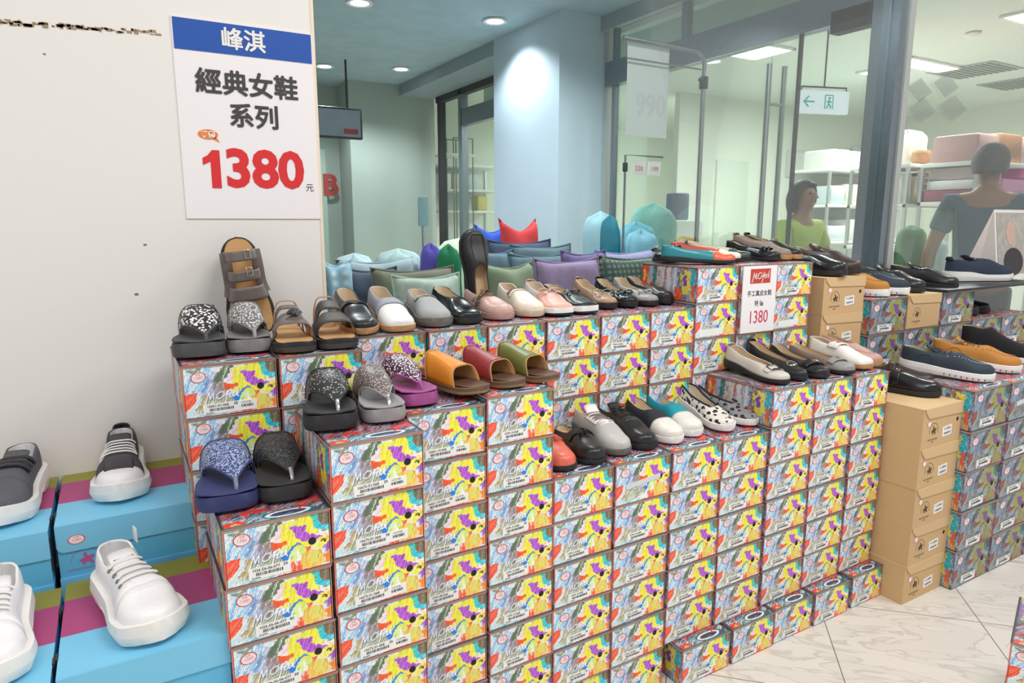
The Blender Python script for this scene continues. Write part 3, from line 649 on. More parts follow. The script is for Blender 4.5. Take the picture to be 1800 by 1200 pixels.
for i in range(8): kraft(2.232, 1.551 + rnd.uniform(0, .005), 1.100 - (i + 1) * .1375, .248, .137, f'kraft shoe box, {ORD[i]} in the stack behind the white loafer', hole=i == 0)
kraft(2.788, 1.551, .866, .243, .138, 'single kraft shoe box wedged between two wide crayon-print boxes', lab=False, stk=False, hole=False)
# pale blue striped boxes
BL = mat('sky_blue_board', (98, 186, 226), .45, noise=.02); BL2 = mat('sky_blue_flap', (124, 200, 234), .45, noise=.02); OLV = mat('olive_stripe', (150, 144, 54), .5, noise=.03); MAG = mat('magenta_stripe', (176, 70, 124), .5, noise=.03); CLIP = mat('clip_black', (40, 38, 40), .5)
PW, PD, PH = .254, .335, .1135
def blue_box(x, y, z, label, sticker, rz=0):
    t = empty('blue_shoe_box', label, 'shoe box', (x, y, z), (0, 0, rz), 'blue striped shoe boxes')
    MB().box((PW / 2, PD / 2, PH / 2 - .0015), (PW, PD, PH - .003)).obj('box_body', BL, t, smooth=False)
    l = MB(); l.box((PW / 2, PD * .80 / 2 * .0 + PD * .19, PH - .0015), (PW + .002, PD * .38, .003), 0)
    l.box((PW / 2, PD * .58, PH - .0015), (PW + .002, PD * .40, .003), 2); l.box((PW / 2, PD * .89, PH - .0015), (PW + .002, PD * .22, .003), 1)
    rr = .014; out = [(-.001, PH), (PW + .001, PH), (PW + .001, PH - .058)] + [(-.001 + rr - rr * math.sin(a), PH - .058 + rr - rr * math.cos(a)) for a in np.linspace(0, PI / 2, 7)]
    l.poly(out, -.0035, -.0005, 0); l.obj('striped_lid', [BL2, OLV, MAG], t, smooth=False)
    for yy in (.06, .21):
        for xx in (-.0025, PW + .0025): MB().box((xx, PD * (yy / .3), PH - .010), (.004, .022, .022)).obj('corner_clip', CLIP, t, smooth=False)
    for xx in (-.002, PW + .002): MB().box((xx, .004, PH - .052), (.003, .006, .07)).obj('side_clip', CLIP, t, smooth=False)
    e = MB(); e.add([(v[0], v[1], v[2]) for v in [(a * .95, -.0008, b * .95) for a, b in hp]], [tuple(range(len(hp)))]); e.tube([(x_, y_, 0) for x_, y_ in ell(0, 0, .026, .022, 22, -.1, PI + .1)], .0006, 5, M=Matrix.Rotation(PI / 2, 4, 'X')); text_into(e, 'POLO & RACQUET CLUB', .006, T3((0, -.0008, -.019)), res=2)
    o = e.obj('polo_emblem', mat('emblem_pink', (196, 84, 150), .5), t, smooth=False); o.location = (.047, 0, .033)
    if sticker: s = use(STK, 'price_sticker', t, (.034, -.0035, .080)); s.scale = (1.05, 1, .9)
blue_box(-.1465, 1.560, .699 - PH, 'pale blue box with olive and magenta lid under the black and white sneaker', True)
blue_box(-.412, 1.545, .699 - PH, 'pale blue striped box under the dark buckled sneaker at left edge', False)
blue_box(-.135, 1.198, .585 - PH, 'pale blue striped box under the chunky white sneaker', True)
blue_box(-.398, 1.188, .585 - PH, 'pale blue striped box at the lower left photo corner', True)
for i in range(4):      # what carries them
    blue_box(-.135 + .003 * i, 1.198, .585 - PH * (i + 2), f'pale blue striped box, {ORD[i + 1]} under the chunky white sneaker', False)
    blue_box(-.398 - .002 * i, 1.188, .585 - PH * (i + 2), f'pale blue striped box, {ORD[i + 1]} in the lower left corner stack', False)
for i in range(5):
    blue_box(-.1465, 1.560, .699 - PH * (i + 2), f'pale blue striped box, {ORD[i + 1]} under the black and white sneaker', False)
    blue_box(-.412, 1.545, .699 - PH * (i + 2), f'pale blue striped box, {ORD[i + 1]} under the dark buckled sneaker', False)
# blurred corner of another stack close to the camera
p = onZ(1777, 1128, .30); RZ = -math.atan2(p.x, p.y) - .02
crayon_box(p.x, p.y, .1885, .184, .1115, 'crayon-print shoe box at the lower right photo corner', rz=RZ)
crayon_box(p.x, p.y, .077, .184, .1115, 'crayon-print shoe box under the one in the lower right corner', rz=RZ)
# small price sign leaning on the upper boxes
sg0, sg1 = 1.788, 1.952
t = empty('price_card', 'small white price card with red logo and red 1380', 'sign', (sg0, 1.540, .932))
MB().box(((sg1 - sg0) / 2, 0, .112), (sg1 - sg0, .004, .224)).obj('card', mat('card_white', (246, 244, 246), .35, noise=.005), t, smooth=False)
cx = (sg1 - sg0) / 2
MB().box((cx, -.0025, .190), (.098, .001, .048)).obj('logo_panel', mat('logo_red', (200, 66, 56), .5, noise=.25, scale=90), t, smooth=False)
lg = MB()
for st in LOGO: lg.tube([((x - .40) * .235 + cx, -.0035, (y - .40) * .16 + .190) for x, y in st], .0013, 5)
lg.obj('logo_lettering', WHITE, t, smooth=False)
x = MB(); text_into(x, '手工真皮女鞋', .0205, T3((cx, -.0028, .131)), bold=.0002, sx=.98); text_into(x, '特 價', .0215, T3((cx, -.0028, .097)), bold=.0002, sx=.9)
x.obj('lettering', mat('card_grey', (84, 80, 84), .5), t, smooth=False)
x = MB(); text_into(x, '1380', .058, T3((cx, -.0028, .050)), sx=.86, sz=1.05); x.obj('price_figures', mat('card_pink', (216, 58, 88), .5), t, smooth=False)
# black ledge that carries the sneaker at the right
t = tag(MB().rbox((3.47, 1.665, 1.0105), (.86, .27, .012), .002).obj('ledge_board', mat('ledge_black', (38, 38, 42), .4)), 'thin black board under the navy sneaker', 'board')
# ================================================================== footwear
LEA = lambda n, c, r=.42, **k: mat('leather_' + n, c, r, noise=.05, bump=.08, scale=240, **k)
INS = mat('tan_insole', (214, 186, 146), .7, noise=.05, scale=90); INSB = mat('beige_insole', (222, 206, 184), .7, noise=.05, scale=90)
LIN_ = mat('lining_beige', (216, 200, 176), .75, noise=.04); RUB = mat('rubber_black', (36, 35, 37), .6); RUBW = mat('rubber_white', (236, 234, 230), .5, noise=.02); RUBT = mat('rubber_tan', (186, 140, 92), .6)
RUBG = mat('rubber_grey', (104, 100, 96), .6); CHR = mat('buckle_metal', (200, 198, 194), .2, 1); GOLD = mat('buckle_gold', (206, 176, 128), .25, 1)
WKEY = {'w': pch([0, .015, .05, .13, .28, .44, .60, .74, .85, .93, .975, 1], [0, .30, .52, .70, .73, .72, .86, .99, .96, .74, .45, 0]),
        'sq': pch([0, .015, .05, .13, .28, .44, .60, .74, .86, .94, .985, 1], [0, .30, .52, .70, .73, .74, .88, 1, .99, .88, .62, 0]),
        'pt': pch([0, .015, .05, .13, .28, .44, .60, .72, .83, .92, .975, 1], [0, .30, .52, .70, .72, .72, .86, .97, .86, .60, .34, 0]),
        'm': pch([0, .015, .05, .13, .28, .44, .60, .74, .85, .93, .98, 1], [0, .32, .56, .76, .80, .80, .90, 1, .94, .72, .42, 0])}
class Shoe:
    def __init__(s, L=.245, W=.042, shape='w', heel=.022, fore=.012, collar=.066, dip=.046, throat=.056, toe=.034, uo=.60, td=.22, phc=62, lace=False, spring=.004, toeh=.62):
        s.L, s.W = L, W; s.w = lambda u: WKEY[shape](u) * W
        s.zb = pch([0, .25, .55, 1], [heel, heel * .95, fore, fore * 1.0]); s.uo, s.td, s.lace = uo, td, lace
        s.zt = pch([0, .10, .30, (uo - .08 if uo > .44 else uo - .03), uo, .80, .93, .985, 1], [collar, collar, dip + .012, (dip + throat) / 2 + .004, throat, toe + (throat - toe) * .28, toe, toe * .80, toe * toeh])
        s.phc = math.radians(phc); s.spring = spring; s.us = [.5 - .5 * math.cos(PI * i / 46) for i in range(47)]
    def phi(s, u):
        if s.lace:
            if u < .26: return s.phc
            a, b = s.uo - .06, s.uo + .04
            if u < .36: return s.phc + (math.radians(78) - s.phc) * (u - .26) / .10
            if u < a: return math.radians(78)
            if u < b: return math.radians(78) + math.radians(12) * (1 - math.sqrt(max(0, 1 - ((u - a) / (b - a)) ** 2)))
            return PI / 2
        a = s.uo - s.td
        if u <= a: return s.phc
        if u >= s.uo: return PI / 2
        q = (u - a) / s.td; return s.phc + (PI / 2 - s.phc) * (1 - math.sqrt(max(0, 1 - q ** 1.7)))
    def sec(s, u, th, off=0.0):
        """point of the upper; th 0 = left edge ... pi = right edge"""
        e = .34 + .36 * min(1, max(0, (u - .1) / .6)); c = math.cos(th); w = s.w(u); zb = s.zb(u); zt = max(s.zt(u), zb + .004)
        x = -(w + off) * math.copysign(abs(c) ** e, c) if w > 1e-6 or off else 0
        if w < .004 and off: x *= w / .004
        z = zb + (zt - zb) * math.sin(th) ** .85 + off * math.sin(th) + s.spring * max(0, (u - .75) / .25) ** 2
        y = s.L * (1 - u) - off * max(0, (u - .9) / .1) + (off * max(0, (.05 - u) / .05))
        return (x, y, z)
    def upper(s, par, m, lin_m=None, t=.0026, u0=0, u1=1, name='upper', off=0):
        mb = MB(); us = [u for u in s.us if u0 - 1e-6 <= u <= u1 + 1e-6]
        if u0 > 0 and us[0] > u0 + 1e-4: us = [u0] + us
        if u1 < 1 and us[-1] < u1 - 1e-4: us = us + [u1]
        n = 9; L_ = []; R_ = []
        for u in us:
            p = s.phi(u); L_.append([s.sec(u, p * k / n, off) for k in range(n + 1)]); R_.append([s.sec(u, PI - p * k / n, off) for k in range(n + 1)])
        mb.grid(L_); mb.grid([r[::-1] for r in R_])
        o = mb.obj(name, [m, lin_m or LIN_], par, doubles=.0006, angle=55); solid(o, t, -1, 1, 0); return o
    def band(s, par, m, u0, u1, t0, t1, name, off=.0012, t=.0016, n=5, k=14, skew=0):
        mb = MB(); P = []
        for i in range(n + 1):
            P.append([s.sec(u0 + (u1 - u0) * i / n + skew * (j / k - .5), math.radians(t0 + (t1 - t0) * j / k), off) for j in range(k + 1)])
        o = mb.grid(P).obj(name, m, par, angle=60); solid(o, t, 1); return o
    def sole(s, par, m, margin=.0025, bulge=.001, name='sole', m2=None, split=.5, heelbot=0, k=1.0, zup=.002, arch=0):
        mb = MB(); rows = []; us = s.us
        for u in us:
            w = s.w(u); q = min(1, w / .012); w = w * k + margin * q; zt = s.zb(u) + zup; sp = s.spring * max(0, (u - .75) / .25) ** 2
            zl = sp + arch * max(0, math.sin(PI * min(1, max(0, (u - .28) / .32)))) ; y = s.L * (1 - u) - (margin if u > .97 else 0) * (u - .97) / .03 + (margin * (1 - u / .03) if u < .03 else 0)
            zm = zl + (zt - zl) * split
            rows.append([(-w * .94, y, zt + sp), (-w - bulge * q * .5, y, zt - .001 + sp), (-w - bulge * q, y, zm + .0005), (-w - bulge * q, y, zm - .0005), (-w * .985, y, zl + .0015), (-w * .93, y, zl),
                         (w * .93, y, zl), (w * .985, y, zl + .0015), (w + bulge * q, y, zm - .0005), (w + bulge * q, y, zm + .0005), (w + bulge * q * .5, y, zt - .001 + sp), (w * .94, y, zt + sp)])
        C = 12
        vs = [p for r in rows for p in r]; fs = []; ms = []
        for i in range(len(rows) - 1):
            for j in range(C):
                l = (j + 1) % C; fs.append((i * C + j, i * C + l, (i + 1) * C + l, (i + 1) * C + j)); ms.append(1 if (m2 and 2 <= j <= 8) else 0)
        mb.v = vs; mb.f = fs; mb.m = ms
        return mb.obj(name, [m, m2 or m], par, doubles=.0003, angle=35)
    def insole(s, par, m=None, u1=.86, name='insole', dz=.003):
        mb = MB(); P = []
        for u in [u for u in s.us if .004 < u < u1]:
            w = max(.0005, s.w(u) * .93 - .001); z = s.zb(u) + dz; P.append([(w * a, s.L * (1 - u), z + .002 * a * a) for a in (-1, -.6, -.2, .2, .6, 1)])
        return mb.grid(P).obj(name, m or INS, par)
    def frame(s, u, th=90, off=.002):
        p = Vector(s.sec(u, math.radians(th), off)); a = Vector(s.sec(u - .02, math.radians(th), off)); t = (p - a).normalized()     # towards the toe
        tx = Vector(s.sec(u, math.radians(min(th + 4, 180)), off)) - Vector(s.sec(u, math.radians(max(th - 4, 0)), off)); tx.normalize()
        n = tx.cross(-t).normalized(); n = n if n.z > 0 else -n; ty = n.cross(tx)
        return Matrix(((tx.x, ty.x, n.x, p.x), (tx.y, ty.y, n.y, p.y), (tx.z, ty.z, n.z, p.z), (0, 0, 0, 1)))
    def laces(s, par, m, us, th=66, r=.0018, flat=.6, bow=True, name='laces', bowsize=1.0, off=.0035):
        mb = MB()
        for i, u in enumerate(us):
            sk = .012 if i % 2 else -.006
            mb.tube([s.sec(u + sk * (k / 8 - .5), math.radians(th + (180 - 2 * th) * k / 8), off + .0015 * math.sin(PI * k / 8)) for k in range(9)], r, 6, flat=flat)
        if bow:
            M = s.frame(us[0] - .01, 90, off)
            for sgn in (-1, 1):
                mb.tube([(0, 0, .003), (sgn * .012 * bowsize, .006 * bowsize, .008), (sgn * .026 * bowsize, .002, .006), (sgn * .030 * bowsize, -.006 * bowsize, .002), (sgn * .018 * bowsize, -.006 * bowsize, .004), (0, 0, .003)], r * .8, 6, M=M)
                mb.tube([(0, 0, .003), (sgn * .012, -.012, .004), (sgn * .020 * bowsize, -.026 * bowsize, 0), (sgn * .022 * bowsize, -.034 * bowsize, -.002)], r * .8, 6, M=M)
            mb.rbox((0, 0, .003), (.008, .007, .005), .002, M=M)
        return mb.obj(name, m, par)
    def eyelets(s, par, m, us, th=64, r=.003):
        mb = MB()
        for u in us:
            for a in (th, 180 - th):
                M = s.frame(u, a, .0012); mb.tube([(r * math.cos(2 * PI * i / 10), r * math.sin(2 * PI * i / 10), 0) for i in range(10)], .0009, 5, closed=True, M=M)
        return mb.obj('eyelets', m, par)
    def tongue(s, par, m, u0=.27, u1=None, rise=.022):
        mb = MB(); P = []; u1 = u1 or s.uo + .06
        for i in range(9):
            u = u0 + (u1 - u0) * i / 8; q = max(0, 1 - i / 4); row = []
            for j in range(9):
                x, y, z = s.sec(max(u, .3), math.radians(60 + 60 * j / 8), -.002); row.append((x * (1 - .1 * q), s.L * (1 - u) + .004 * q, z + rise * q * q))
            P.append(row)
        o = mb.grid(P).obj('tongue', m, par, angle=60); solid(o, .004, 0); return o
    def bow(s, par, m, u=.72, size=1.0, name='bow', th=90, thick=.0012, wd=.010, knot=None):
        M = s.frame(u, th, .002); mb = MB(); w2 = wd * size
        for sg in (-1, 1):
            P = []
            for i in range(13):
                a = 2 * PI * i / 12; x = sg * (.012 - .012 * math.cos(a)) * size; z = .003 + (.0045 * math.sin(a)) * size
                ww = w2 * (.35 + .65 * (.5 - .5 * math.cos(a)))
                P.append([(x, -ww / 2, z), (x, 0, z + .0006), (x, ww / 2, z)])
            mb.grid(P, M=M)
            mb.grid([[(0, -.002, .002), (0, .002, .002)], [(sg * .010 * size, -.010 * size, .001), (sg * .013 * size, -.006 * size, .001)], [(sg * .014 * size, -.020 * size, -.001), (sg * .019 * size, -.016 * size, -.001)]], M=M)
        mb.rbox((0, 0, .0035), (.0065 * size, w2 * .75, .006), .0015, 1, M=M)
        o = mb.obj(name, [m, knot or m], par, angle=60); return o
    def buckle(s, par, m, u=.72, a=.018, b=.009, rnd_=False, name='buckle', r=.0016, plate_m=None):
        M = s.frame(u, 90, .0072); mb = MB()
        if rnd_: pts = [(a * math.cos(2 * PI * i / 20), b * math.sin(2 * PI * i / 20), -.006 * math.cos(2 * PI * i / 20) ** 2) for i in range(20)]
        else:
            pts = [(-a, -b, -.004), (-a * .5, -b, 0), (a * .5, -b, 0), (a, -b, -.004), (a, b, -.004), (a * .5, b, 0), (-a * .5, b, 0), (-a, b, -.004)]
        mb.tube(pts, r, 7, closed=True, M=M); o = mb.obj(name, m, par)
        return o
def place(name, label, cat, T, head, hh=None, collar=None, L=.245, group=None, pitch=None):
    """toe tip on T, toe direction turned by head degrees from the viewer, heel raised so that its rim sits hh above the lid"""
    p = pitch if pitch is not None else max(0, min(.16, ((hh or 0) - (collar or 0)) / L))
    return empty(name, label, cat, T, (p, 0, math.radians(head)), group)
def P2(x, y, z): return (x, y, z)
G_ = 'shoes on display'
def flat_shoe(label, T, head, hh, S, m, sole_m, name='loafer', ins=None, lin_m=None, sole_k={}, pitch=None, cat='shoe'):
    t = place(name, label, cat, T, head, hh, S.zt(0) * .93, S.L, G_, pitch)
    S.upper(t, m, lin_m); S.sole(t, sole_m, **sole_k); S.insole(t, ins); return t
# ---- upper tier, left half ------------------------------------------------------------------
z = 1.0325
S = Shoe(uo=.58, heel=.020, fore=.013, collar=.066)
t = flat_shoe('black leather loafer with tan sole behind the black two-strap sandal', (.506, 1.553, z), -4, .096, S, LEA('black', (32, 33, 36), .3), RUBT)
S.band(t, LEA('black', (32, 33, 36)), .52, .60, 12, 168, 'saddle_strap', .002)
S = Shoe(shape='sq', uo=.56, heel=.018, fore=.012, collar=.066, throat=.058, toe=.036)
t = place('loafer', 'white-toed loafer with grey cloth vamp, left of the grey suede loafer', 'shoe', (.598, 1.552, z), -4, .097, .062, .245, G_)
GC = mat('grey_cloth', (164, 168, 180), .8, noise=.1, bump=.2, scale=300); WL = LEA('white', (238, 236, 232), .35)
S.upper(t, GC, None, u1=.665, name='cloth_upper'); S.upper(t, WL, None, u0=.665, name='toe_cap'); S.sole(t, RUBT); S.insole(t, INS)
S.band(t, GC, .50, .665, 6, 174, 'elastic_gore', .0016)
S = Shoe(W=.043, uo=.52, td=.2, heel=.028, fore=.020, collar=.068, throat=.062, toe=.042)
t = flat_shoe('grey suede loafer with thick dark sole, right of the white-toed loafer', (.712, 1.575, z), -6, .079, S, mat('grey_suede', (170, 172, 172), .85, noise=.08, bump=.15, scale=260), RUBG, sole_k=dict(margin=.004, bulge=.002))
S.band(t, mat('grey_suede', (170, 172, 172)), .40, .50, 40, 140, 'tongue_flap', .003)
S = Shoe(shape='sq', uo=.58, heel=.020, fore=.013, collar=.066)
t = flat_shoe('glossy black loafer between grey suede and pink strapped shoes', (.808, 1.585, z), -2, .082, S, LEA('black_gloss', (26, 27, 31), .22), RUB)
S = Shoe(shape='w', W=.043, uo=.58, td=.26, heel=.024, fore=.015, collar=.066, throat=.054, toe=.04)
PK = LEA('dusty_pink', (206, 168, 158), .38)
t = flat_shoe('dusty pink shoe with brown bow strap, under the upright black loafer', (.921, 1.600, z), -2, .073, S, PK, LEA('dusty_pink_sole', (176, 142, 132)))
BR = LEA('taupe_brown', (122, 96, 84))
S.band(t, BR, .50, .555, 8, 172, 'instep_strap', .003, .002); S.bow(t, BR, .53, 1.15, th=60, wd=.016)
S = Shoe(shape='w', W=.043, uo=.50, td=.2, heel=.022, fore=.014, collar=.070, throat=.062, toe=.04)
CRM = LEA('cream', (236, 226, 208), .4)
t = flat_shoe('cream loafer with brown strap across the instep', (1.024, 1.606, z), -6, .080, S, CRM, LEA('cream_sole', (196, 180, 156)), sole_k=dict(margin=.003))
S.band(t, BR, .455, .49, 38, 142, 'brown_strap', .0035, .002, skew=.05); S.band(t, CRM, .44, .54, 30, 150, 'saddle', .0015)
S = Shoe(shape='sq', W=.043, uo=.60, td=.2, heel=.026, fore=.020, collar=.070, throat=.056, toe=.034)
PB = LEA('salmon_pink', (226, 172, 156), .42); PG = mat('pale_grey_cloth', (200, 196, 198), .7, noise=.05)
t = place('flat_shoe', 'salmon pink flat with thin bow, white sole and grey sides', 'shoe', (1.104, 1.589, z), -8, .083, .066, .245, G_)
S.upper(t, PG, None, u1=.50, name='side_panel'); S.upper(t, PB, None, u0=.50, name='vamp'); S.sole(t, RUBW, m2=RUB, split=.35, margin=.003); S.insole(t, INSB)
S.bow(t, PB, .60, 1.5, wd=.006); S.band(t, PB, .0, .035, 55, 125, 'heel_tab', .001, .002)
S = Shoe(shape='sq', W=.042, uo=.60, td=.2, heel=.026, fore=.020, collar=.066, throat=.052, toe=.034)
t = flat_shoe('black flat with layered white sole, right of the salmon pink flat', (1.200, 1.589, z), -1, .070, S, LEA('black', (32, 33, 36)), RUBW, 'flat_shoe', sole_k=dict(m2=RUB, split=.3, margin=.003)); S.bow(t, LEA('black', (32, 33, 36)), .60, 1.1, wd=.012)
# small flats further along
def ballet(label, T, head, hh, m, sole_m=RUB, deco=None, dm=None, L=.235, W=.040, **k):
    k = dict(dict(uo=.70, td=.34, heel=.016, fore=.009, collar=.062, dip=.036, throat=.042, toe=.032), **k); k.pop('ins', None)
    S = Shoe(L=L, W=W, **k); t = flat_shoe(label, T, head, hh, S, m, sole_m, 'flat_shoe')
    if deco == 'bow': S.bow(t, dm or m, .76, 1.2, wd=.011)
    if deco == 'thinbow': S.bow(t, dm or m, .72, 1.5, wd=.005)
    if deco == 'buckle': S.buckle(t, dm or CHR, .78)
    if deco == 'ring': S.buckle(t, dm or CHR, .77, .020, .011, True)
    return S, t
TN = LEA('tan', (176, 140, 112), .35)
S, t = ballet('tan flat with thin grey bow, in front of the purple cushion', (1.322, 1.640, z), -8, .079, TN, W=.037, deco='thinbow', dm=mat('taupe_cord', (150, 136, 122), .6), heel=.020, fore=.016); S.band(t, TN, 0, .04, 50, 130, 'heel_tab', .001, .002)
S, t = ballet('black flat with knot, between the tan bow flat and the grey flat', (1.406, 1.640, z), -9, .077, LEA('black_gloss', (26, 27, 31)), deco='bow', W=.037, heel=.02, fore=.014); S.band(t, LEA('black_gloss', (26, 27, 31)), 0, .04, 50, 130, 'heel_tab', .001, .002)
S, t = ballet('grey flat with small bow, beside the last dark flat of its row', (1.488, 1.632, z), -7, .077, LEA('taupe_grey', (160, 154, 154), .4), W=.037, deco='bow', heel=.02, fore=.014, collar=.07)
S, t = ballet('plain dark flat at the right end, against a box side', (1.5655, 1.642, z), -4, .078, LEA('brown_black', (44, 38, 38), .3), W=.035, heel=.022, fore=.016, toe=.04, throat=.048)
# upright loafer leaning on the glass
S = Shoe(L=.245, W=.043, uo=.56, td=.12, heel=.020, fore=.012, collar=.062, throat=.058, toe=.036)
toe = onY(826, 404, 1.86); t = empty('loafer', 'black loafer standing upright on its heel against the glass', 'shoe', (toe.x - .005, 1.845, 1.034 + .243), (-math.radians(85), 0, PI + math.radians(6)), G_)
t.rotation_euler = (-math.radians(84), 0, PI); t.rotation_mode = 'XYZ'
S.upper(t, LEA('black_pebble', (34, 32, 34), .45), None); S.sole(t, RUB); S.insole(t, INS)
mb = MB()
for sg in (70, 110): mb.tube([S.sec(u, math.radians(sg), .0015) for u in np.linspace(.60, .93, 12)], .0014, 6)
mb.tube([S.sec(.93 - .006 * abs(k - 4) / 4, math.radians(70 + 5 * k), .0015) for k in range(9)], .0014, 6); mb.obj('moccasin_seam', LEA('black', (32, 33, 36)), t)
# ---- thong sandals ----------------------------------------------------------------------------
def thong(label, T, head, sole_m, strap_m, post_m=None, W=.047, L=.245, heel=.042, fore=.026, side=1, patch=False, trim=None, pitch=0, name='flip_flop'):
    S = Shoe(L=L, W=W, shape='sq', heel=heel, fore=fore, spring=.006); S.zb = pch([0, .2, .55, 1], [heel, heel, fore, fore])
    t = empty(name, label, 'flip-flop', T, (pitch, 0, math.radians(head)), 'flip-flops on display')
    S.sole(t, sole_m, margin=.002, bulge=.002, split=.45, arch=.004)
    mb = MB(); P = []
    for u in [u for u in S.us if .006 < u < .994]:
        w = max(.001, S.w(u) * 1.0 + .0025); zz = S.zb(u) + .0025 + S.spring * max(0, (u - .75) / .25) ** 2
        P.append([(w * a, S.L * (1 - u), zz + .0065 * abs(a) ** 3 * (1 if u < .9 else .6) - .004 * (1 - a * a) * (1 - u)) for a in (-1, -.8, -.5, -.2, .2, .5, .8, 1)])
    mb.grid(P); o = mb.obj('footbed', sole_m, t, angle=60); solid(o, .003, -1)
    # strap: a vault over the instep running to a point at the toe post
    px = side * W * .30
    hq = pch([.10, .34, .50, .66, .83], [.056, .062, .056, .038, .016])
    def sp(th, u):
        w = W * .90 * (1 if u < .54 else max(.06, 1 - ((u - .54) / .29) ** 1.2 * .95)) if u < .56 else S.w(u) * max(.06, 1 - ((u - .54) / .29) ** 1.2 * .95); c = math.cos(th); zc = S.zb(u) + .001
        cx = px * max(0, (u - .40) / .43) ** 1.0
        return (cx - w * math.copysign(abs(c) ** .55, c), S.L * (1 - u), zc + hq(u) * math.sin(th) ** .9)
    P = []; n = 22
    for i in range(11):
        q = i / 10; row = []
        for j in range(n + 1):
            th = PI * j / n; sn = math.sin(th); ur = .32 + .02 * sn; uf = .52 + .305 * sn ** 3.2
            row.append(sp(th, ur + (uf - ur) * q))
        P.append(row)
    o = MB().grid(P).obj('strap', [strap_m, sole_m], t, angle=70); solid(o, .004, -1, 1)
    e = MB(); e.tube([Vector(p) + Vector((0, 0, -.001)) for p in P[0]], .0024, 6); e.tube([Vector(p) + Vector((0, 0, -.001)) for p in P[-1]], .0024, 6); e.obj('strap_edge', trim or sole_m, t)
    tip = Vector(P[-1][n // 2]); b = (px, S.L * (1 - .87), S.zb(.86) + .0)
    MB().tube([tip + Vector((0, .012, .003)), tip + Vector((0, .002, .001)), (px, tip.y - .009, tip.z - .008), b], [.0042, .0044, .0038, .0036], 8).obj('toe_post', post_m or sole_m, t)
    if patch:
        MB().lathe([(.020, 0), (.0195, .0012), (0, .0015)], 20, M=T3((-.0, S.L * .82, S.zb(.2) - .0005)) @ Matrix.Diagonal((1, .45, 1, 1))).obj('brand_patch', mat('patch_red', (176, 40, 44), .5), t)
    return t
FB = mat('foam_black', (42, 42, 46), .7, noise=.06, scale=120); FN = mat('foam_navy', (48, 56, 104), .6, noise=.05, scale=120); FC = mat('foam_charcoal', (48, 48, 50), .7, noise=.06, scale=120); FG = mat('foam_grey', (150, 148, 148), .6, noise=.05); FP = mat('foam_purple', (160, 78, 140), .55, noise=.05); FD = mat('foam_slate', (76, 76, 78), .65, noise=.05)
SILV = mat('post_silver', (196, 196, 200), .25, .8); CLR = mat('post_clear', (120, 126, 150), .2)
thong('navy flip-flop with silver blue glitter strap', (.141, 1.245, .7835), -7, FN, dots_mat('navy_glitter', (34, 48, 108), (206, 222, 250), 620, .45, .3, True), CLR, W=.052, heel=.030, fore=.026)
thong('black flip-flop with fine black glitter strap', (.243, 1.240, .7835), -5, FC, dots_mat('black_glitter', (30, 30, 31), (120, 120, 120), 800, .7, .35, True), SILV, W=.048, heel=.030, fore=.026)
thong('black flip-flop with small white jewels on its strap', (.335, 1.252, .9015), -13, FB, dots_mat('black_jewels', (34, 34, 35), (214, 208, 200), 190, .26), SILV, W=.049, heel=.034, fore=.028, patch=True)
thong('grey flip-flop with rosy snakeskin strap', (.446, 1.252, .9015), -8, FG, dots_mat('snake_scales', (92, 82, 80), (206, 186, 180), 260, .36), SILV, W=.042, heel=.030, fore=.024, patch=True)
thong('purple flip-flop with white beaded strap', (.552, 1.318, .9055), -1, FP, dots_mat('purple_beads', (66, 22, 52), (246, 240, 246), 210, .40), FP, W=.042, heel=.030, fore=.024, patch=True)
thong('dark grey flip-flop with black and white rhinestone strap', (.140, 1.540, 1.0145), -8, FD, dots_mat('white_stones', (24, 24, 26), (246, 244, 244), 140, .42), FD, W=.050, heel=.040, fore=.028, patch=True)
thong('light grey flip-flop with silver rhinestone strap', (.243, 1.545, 1.0145), -7, mat('foam_lightgrey', (126, 124, 124), .6), dots_mat('grey_stones', (112, 110, 110), (238, 236, 236), 190, .40), FG, W=.044, heel=.040, fore=.026, patch=True)
# ---- slides -------------------------------------------------------------------------------------
def slide(label, T, head, m, L=.25, W=.041):
    S = Shoe(L=L, W=W, heel=.020, fore=.014, spring=.006); t = empty('slide_sandal', label, 'sandal', T, (0, 0, math.radians(head)), 'slide sandals')
    S.sole(t, mat('slide_sole', (104, 76, 54), .6), m2=mat('slide_welt', (150, 118, 84), .6), split=.5, margin=.003); S.insole(t, mat('slide_footbed', (92, 62, 44), .6), 1.0, 'footbed', .0035)
    hq = pch([.30, .45, .62, .80], [.064, .060, .050, .040]); P = []
    for i in range(10):
        q = i / 9; row = []
        for j in range(23):
            th = PI * j / 22; u = (.36 - .04 * math.sin(th)) + (.42 - .02 * math.sin(th)) * q; c = math.cos(th)
            row.append((-(S.w(u) + .001) * math.copysign(abs(c) ** .5, c), L * (1 - u), S.zb(u) + hq(u) * math.sin(th) ** .85))
        P.append(row)
    o = MB().grid(P).obj('vamp', [m, RUBT], t, angle=70); solid(o, .003, -1, 1, 0)
    e = MB()
    for r in (P[0], P[-1]): e.tube(r, .0015, 6)
    e.obj('vamp_edge', mat('slide_edge', (190, 146, 96), .6), t)
    return t
slide('orange leather slide sandal with brown sole', (.694, 1.302, .9185), 19, LEA('orange', (222, 138, 34), .4))
slide('dark red leather slide sandal between orange and olive ones', (.797, 1.312, .9185), 19, LEA('crimson', (146, 44, 52), .4))
slide('olive green leather slide sandal with brown sole', (.897, 1.316, .9185), 19, LEA('olive', (110, 112, 46), .4))
